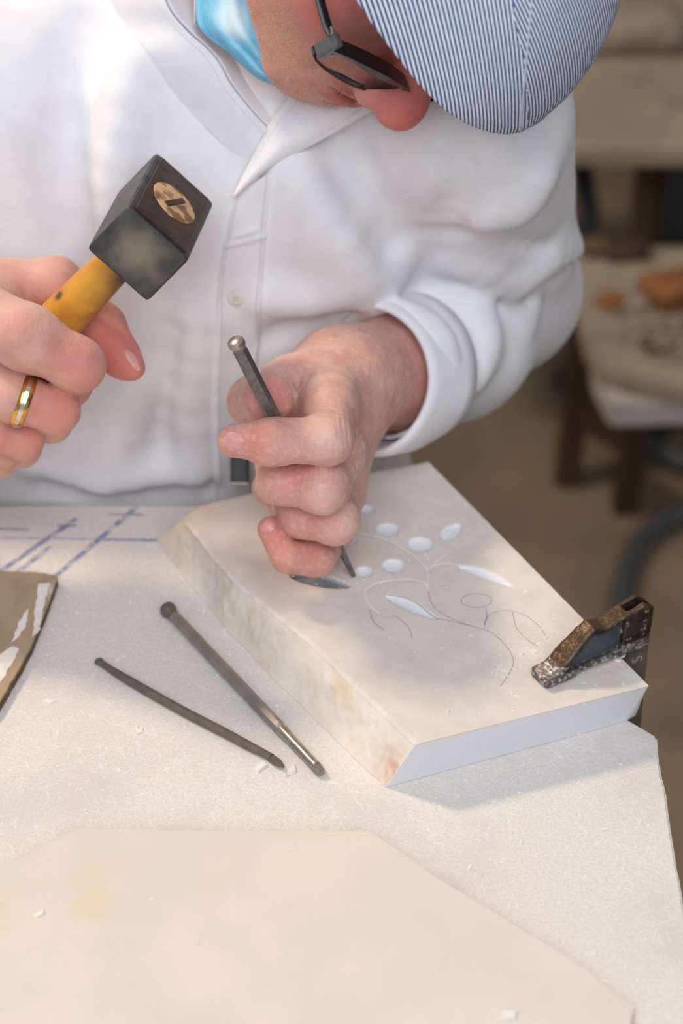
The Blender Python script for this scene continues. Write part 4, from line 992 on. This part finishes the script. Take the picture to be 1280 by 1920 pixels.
leaf([(505, 242), (472, 206), (436, 160), (404, 106), (347, 50), (314, 5), (302, -60)], [(560, 205), (535, 190), (505, 150), (470, 90), (430, 40), (400, -10), (380, -60)], [1.305, 1.303, 1.300, 1.298, 1.296, 1.294, 1.294], [1.316, 1.318, 1.322, 1.324, 1.325, 1.326, 1.328], .0, 'collar_stand')
# rolled cuff round the forearm
a1 = norm(UP-AXL*(UP@AXL)); a2 = np.cross(AXL, a1); NA = 96
prof_ = [(-.034, .0385), (-.032, .0440), (-.022, .0440), (-.010, .0425), (.004, .0415), (.0085, .0405), (.0100, .0385), (.0090, .0365), (.002, .0355), (-.012, .0350)]
Gc = []
for s_, r_ in prof_:
    row = []
    for i in range(NA):
        a = 2*np.pi*i/NA; low = max(0, -math.cos(a))**2; wv = vnoise(np.array([[math.cos(a)*1.2, math.sin(a)*1.2, s_*25]]), 1.6, 2)[0]
        rr = r_*(1+.055*wv)+.0050*low*np.clip((s_+.034)/.03, 0, 1); ss = s_+.004*wv+.010*low*np.clip((s_+.04)/.05, 0, 1)
        row.append(CUFC+AXL*ss+(a1*math.cos(a)+a2*math.sin(a))*rr)
    row.append(row[0]); Gc.append(row)
grid_obj('cuff', np.array(Gc), M['shirt'], shirt)
# ---- trousers, boots, belt clip
def f_leg(P):
    d = smin(sd_cone(P, (-.17, 1.37, .60), (-.085, 1.37, .60), .125, .118), sd_cone(P, (-.20, 1.35, .58), (-.24, 1.00, .56), .080, .062), .04)
    d = smin(d, sd_cone(P, (-.06, 1.35, .58), (-.01, 1.00, .56), .080, .062), .04)
    d = smin(d, sd_cone(P, (-.24, 1.00, .56), (-.24, 1.04, .10), .062, .055), .02)
    return smin(d, sd_cone(P, (-.01, 1.00, .56), (.0, 1.04, .10), .062, .055), .02)
TV, TF = polygonize(f_leg, (-.36, .88, .02), (.12, 1.56, .78), .008); TV = TV[:]; mesh_obj('trousers', TV, TF, M['trousers'], person)
for x in (-.24, .0):
    V_, F_ = polygonize(lambda P: smax(smin(sd_cone(P, (x, 1.05, .06), (x, .93, .045), .052, .045), sd_cone(P, (x, 1.05, .06), (x, 1.04, .14), .05, .048), .02), -P[:, 2], .005), (x-.08, .85, -.02), (x+.08, 1.13, .22), .006)
    mesh_obj('boot', V_, F_, M['black_leather'], person)
P = tsh([443], [866], .008)[0]
clip_ = bm_obj('belt_clip', box_bm(P, (.0105, .008, .0165), np.array([RT, FW, UP]), bevel=.0012), M['black_leather'], person)
bm_obj('metal_edge', box_bm(P-UP*.0078-FW*.002, (.0108, .008, .0014), np.array([RT, FW, UP]), bevel=.0004, seg=1), M['steel_bright'], clip_)
# ---- ring on the hammer hand
M['gold'] = mat('gold', srgb(232, 178, 92), srgb(214, 158, 76), 300, .18, metal=1.0); M['silver'] = mat('white_gold', srgb(226, 220, 212), rough=.2, metal=1.0)
ra, rb = W(30, 745, 1.248), W(106, 770, 1.252); rx_ = norm(rb-ra); rc_ = ra+rx_*.0040
lr = lambda prof: lathe_axis(rc_, rc_+rx_, prof, 48)
V_, F_ = lr([(-.0034, .0131), (-.0033, .0144), (-.0024, .0151), (.0024, .0151), (.0033, .0144), (.0034, .0131)]); ring = mesh_obj('wedding_ring', V_, F_, M['gold'], person); auto_smooth(ring, 40)
V_, F_ = lr([(-.0012, .0140), (-.0011, .0154), (.0011, .0154), (.0012, .0140)]); auto_smooth(mesh_obj('inlay', V_, F_, M['silver'], ring), 40)
# ---- mask
mm_ = mat('mask_blue', srgb(112, 186, 222), srgb(132, 200, 230), 120, .8, bump=.0002, bscale=900, attrs=[('highlight', srgb(206, 232, 242))])
nA, mA = 40, 30
g = two_edges([(366, -70), (368, 0), (376, 55), (430, 100), (478, 142), (514, 160)], [(470, -80), (474, -20), (486, 40), (500, 80), (520, 120), (530, 150)], nA, mA)
t = np.linspace(0, 1, nA)[:, None]; s = np.linspace(0, 1, mA)[None]
D = 1.290-.020*s-.010*t-.004*np.sin(np.pi*s)+.0016*np.sin(s*2*np.pi*2.6+t*2)+.001*vnoise(np.dstack([np.tile(t, (1, mA)), np.tile(s, (nA, 1)), 0*D if False else np.zeros((nA, mA))]).reshape(-1, 3), 4, 2).reshape(nA, mA)
G = np.array([[W(g[i, j, 0], g[i, j, 1], D[i, j]) for j in range(mA)] for i in range(nA)])
lt = np.clip(1.2-(((s-.55)/.28)**2+((t-.36)/.2)**2), 0, 1)  # soft highlight put into the mask's colour as a paler oval
mask = grid_obj('face_mask', G, mm_, person, .0008, attrs={'highlight': lt.ravel()})
for j in (2, 4): V_, F_ = tube(G[:, j]-FW*.0007, .0004, 6); mesh_obj('seam', V_, F_, mm_, mask)
g = two_edges([(366, -60), (364, 0), (364, 48)], [(412, -60), (404, 0), (372, 52)], 16, 10)
G = np.array([[W(g[i, j, 0], g[i, j, 1], 1.294+.004*j/10) for j in range(10)] for i in range(16)])
wm = mat('mask_white', srgb(222, 228, 238), rough=.9)
grid_obj('inner_flap', G, wm, mask, .0006)
Vd, Fd = [], []
for r_ in range(7):
    for c_ in range(4):
        p = G[4+min(11, r_*2 % 12), 2+c_*2 if 2+c_*2 < 10 else 9]-FW*.0006; i = len(Vd)
        for a, b in ((-1, -.5), (1, -.5), (1, .5), (-1, .5)): Vd.append(p+RT*a*.0009+UP*b*.0009)
        Fd.append((i, i+1, i+2, i+3))
mesh_obj('dot_emboss', Vd, Fd, mat('mask_dots', srgb(120, 164, 216), rough=.9), mask, smooth=False)
# ---- cap
M['cap'] = None
def cap_mat():
    m = mat('cap_seersucker', srgb(228, 230, 234), srgb(216, 220, 228), 200, .9, bump=.0003, bscale=1300, spec=.1)
    nt = m.node_tree; N = nt.nodes; L = nt.links; b = N['Principled BSDF']; src = b.inputs['Base Color'].links[0].from_socket
    at = N.new('ShaderNodeAttribute'); at.attribute_name = 'stripe'
    tc = N.new('ShaderNodeTexCoord'); nz = N.new('ShaderNodeTexNoise'); nz.inputs['Scale'].default_value = 420; L.new(tc.outputs['Object'], nz.inputs['Vector'])
    def mth(op, a, b_):
        n = N.new('ShaderNodeMath'); n.operation = op
        for i, v in enumerate((a, b_)):
            if isinstance(v, (int, float)): n.inputs[i].default_value = v
            else: L.new(v, n.inputs[i])
        return n.outputs[0]
    x = mth('ADD', at.outputs['Fac'], mth('MULTIPLY', mth('SUBTRACT', nz.outputs[0], .5), .14))
    tri = mth('ABSOLUTE', mth('SUBTRACT', mth('FRACT', x, 0), .5), 0)
    mr = N.new('ShaderNodeMapRange'); mr.inputs[1].default_value = .19; mr.inputs[2].default_value = .27; mr.inputs[3].default_value = .97; mr.inputs[4].default_value = 0; L.new(tri, mr.inputs[0])
    mx = N.new('ShaderNodeMix'); mx.data_type = 'RGBA'; L.new(mr.outputs[0], mx.inputs[0]); L.new(src, mx.inputs[6]); mx.inputs[7].default_value = srgb(58, 84, 138); L.new(mx.outputs[2], b.inputs['Base Color'])
    return m
M['cap'] = cap_mat()
CAPC, CAPR = np.array([9, 22, 8.]), np.array([92, 134, 110.])
def f_cap(P):
    q = hl(P); e = lambda r: (lambda k: (np.power(np.power(np.abs((q[:, 0]-CAPC[0])/r[0]), 2.2)+np.power(np.abs((q[:, 1]-CAPC[1])/r[1]), 2.2)+np.power(np.abs((q[:, 2]-CAPC[2])/r[2]), 2.2), 1/2.2)-1)*min(r))(0)
    d = e(CAPR); zr = 8+.02*(q[:, 1]-20)
    d = smax(d, -e(CAPR-4.5), 2); d = smax(d, zr-q[:, 2], 1.5)
    d = d+1.1*np.exp(-((q[:, 2]-zr-9)/3.0)**2)*(np.abs(d) < 6)*-.5+.9*vnoise(P, 22, 2)
    return d*.001
lo, hi = bounds([HP(x, y, z) for x in (-90, 108) for y in (-118, 162) for z in (4, 122)], .006)
CV_, CF_ = polygonize(f_cap, lo, hi, .0019)
q = hl(CV_); cc_ = -.6*q[:, 0]+.79*q[:, 2]
pb = trace(f_cap, [984, 978], [60, 200], 1.02); sb = hl(pb); c0 = float((-.6*sb[:, 0]+.79*sb[:, 2]).mean())
fc_ = cc_[CF_].mean(1)
st1 = (cc_-c0+38)*(1+(q[:, 1]-130)/-320)**-1/1.93
cs = (cc_-c0)*math.cos(.30)+(q[:, 1]-130)*math.sin(.30)*-1
st2 = cs/1.75
cap = bpy.data.objects.new('flat_cap', None); COL.objects.link(cap); cap.parent = person
def sub(mask_f, st, name):
    F = CF_[mask_f]; u_, inv = np.unique(F, return_inverse=True); o = mesh_obj(name, CV_[u_], inv.reshape(F.shape), M['cap'], cap, attrs={'stripe': st[u_]}); return o
sub(fc_ < c0, st1, 'side_panel'); sub(fc_ >= c0, st2, 'top_panel')
sp = trace(f_cap, np.linspace(1000, 974, 40), np.linspace(-40, 252, 40), 1.02); nn_ = grad(f_cap, sp, .003)
sp = sp[np.abs(f_cap(sp)) < .001]
if len(sp) > 5:
    V_, F_ = tube(sp, .0006, 8); mesh_obj('seam', V_, F_, mat('cap_seam', srgb(188, 198, 216), rough=.9), cap)
# bill: stiff plate closing the front under the crown
def f_bill(P):
    q = hl(P); r = CAPR-1.5
    k = (np.power(np.power(np.abs((q[:, 0]-CAPC[0])/r[0]), 2.2)+np.power(np.abs((q[:, 1]-CAPC[1])/r[1]), 2.2), 1/2.2)-1)*r[0]
    d = smax(k, np.abs(q[:, 2]-10.5-.02*(q[:, 1]-20))-2.4, 1.5); hd_ = np.sqrt(((q[:, 0])/74)**2+((q[:, 1]-0)/92)**2)-1
    return smax(d, -hd_*74, 1)*.001
BVv, BFf = polygonize(f_bill, *bounds([HP(x, y, z) for x in (-90, 108) for y in (-118, 162) for z in (2, 20)], .006), .0022)
qb = hl(BVv); mesh_obj('bill', BVv, BFf, M['cap'], cap, attrs={'stripe': (-.6*qb[:, 0]+.79*qb[:, 2])/1.9})
# ---- glasses
M['frame'] = mat('glasses_black', srgb(20, 20, 22), rough=.25, spec=.45)
M['frame_grey'] = mat('glasses_grey', srgb(88, 86, 86), rough=.15, spec=.7)
M['lens'] = bpy.data.materials.new('lens_glass'); M['lens'].use_nodes = True
b = M['lens'].node_tree.nodes['Principled BSDF']; b.inputs['Transmission Weight'].default_value = 1; b.inputs['Roughness'].default_value = .02; b.inputs['IOR'].default_value = 1.08; b.inputs['Base Color'].default_value = (.97, .97, .98, 1)
gl = bpy.data.objects.new('glasses', None); COL.objects.link(gl); gl.parent = person
yl = lambda x: 108-.0032*x*x
def lens_pt(s, a, rx=28.5, rz=10, k=1.0, dy=0):
    ca, sa = math.cos(a), math.sin(a); ex = 2/2.8
    x = 37+rx*k*np.sign(ca)*abs(ca)**ex; z = -31+rz*k*np.sign(sa)*abs(sa)**ex
    return HP(s*x, yl(x)+dy+.25*(z+31), z)
for s in (1, -1):
    aa = np.linspace(0, 2*np.pi, 65)
    rim = np.array([lens_pt(s, a) for a in aa]); up = np.clip(np.sin(aa), 0, 1)
    T_, _, _ = frames(rim[:-1]); ctr = rim.mean(0); Vr = []; Fr = []
    for i in range(64):
        o_ = norm(rim[i]-ctr); f_ = hF; th = .0011+.0022*max(0, math.sin(aa[i]))**.7; dp = .0016+.0036*max(0, math.sin(aa[i]))**.7
        for u_, v_ in ((1, 1), (1, -1), (-1, -1), (-1, 1)): Vr.append(rim[i]+o_*th*u_+f_*dp*v_)
    for i in range(64):
        j = (i+1) % 64
        for k in range(4): Fr.append((i*4+k, j*4+k, j*4+(k+1) % 4, i*4+(k+1) % 4))
    o = mesh_obj('lens_rim', Vr, Fr, M['frame'], gl); auto_smooth(o, 40)
    Vl = [lens_pt(s, 0, k=0)]+[lens_pt(s, a, k=k, dy=1.0*(1-k*k)) for k in (.33, .66, .97) for a in aa[:-1]]
    Fl = [(0, 1+i, 1+(i+1) % 64) for i in range(64)]+[(1+r*64+i, 1+(r+1)*64+i, 1+(r+1)*64+(i+1) % 64, 1+r*64+(i+1) % 64) for r in (0, 1) for i in range(64)]
    lo_ = mesh_obj('lens', Vl, Fl, M['lens'], gl); md = lo_.modifiers.new('thickness', 'SOLIDIFY'); md.thickness = .0014
    hg = HP(s*67, 94, -21); tm = [HP(s*68, 93, -21), HP(s*70, 84, -20), HP(s*75, 50, -13), HP(s*79, 5, -2), HP(s*79, -12, -4), HP(s*76, -28, -22)]
    V_, F_ = tube(smooth_path(tm, 40), .0026, 8, flat=.55, roll=.4); tpl = mesh_obj('temple', V_, F_, M['frame'], gl); auto_smooth(tpl, 50)
    if s == 1: TPL_R, tm2 = tpl, (tm[2], tm[1])
    bm_obj('end_piece', box_bm(HP(s*65.5, 96, -26), (.0055, .008, .014), HB, bevel=.0016), M['frame_grey'], gl)
    bm_obj('hinge', box_bm(HP(s*68.5, 92, -20), (.0016, .004, .003), HB, bevel=.0004), M['steel_bright'], tpl)
V_, F_ = tube(smooth_path([HP(9, 108, -24), HP(5, 110, -21), HP(0, 111, -20), HP(-5, 110, -21), HP(-9, 108, -24)], 20), .0022, 10); mesh_obj('bridge', V_, F_, M['frame'], gl)
tx = norm(tm2[1]-tm2[0]); ty = norm(hU-tx*(hU@tx)); text_mesh('printed_number', '2447 C2', .0042, basis(tx, ty, HP(77.6, 64, -16.4)) if False else basis(tx, norm(np.cross(norm(np.cross(tx, hU)), tx)), HP(76.4, 62, -15.6)), mat('print_grey', srgb(170, 168, 164), rough=.6), TPL_R, .00005)
seat(person, (-.1, 1.0, 0))
# ---- the stool he sits on
st = thing('low_stool', 'low round wooden stool under the seated carver', 'stool')
V_, F_ = tube([(-.125, 1.40, z) for z in (.425, .428, .452, .455)], [.155, .16, .16, .155], 40); auto_smooth(mesh_obj('seat', V_, F_, M['oak'], st), 40)
for i in range(4):
    a = math.pi/4+i*math.pi/2; V_, F_ = tube([(-.125+.19*math.cos(a), 1.40+.19*math.sin(a), 0), (-.125+.12*math.cos(a), 1.40+.12*math.sin(a), .426)], .016, 12); mesh_obj('leg', V_, F_, M['oak'], st)
seat(st, (-.125, 1.40, 0))
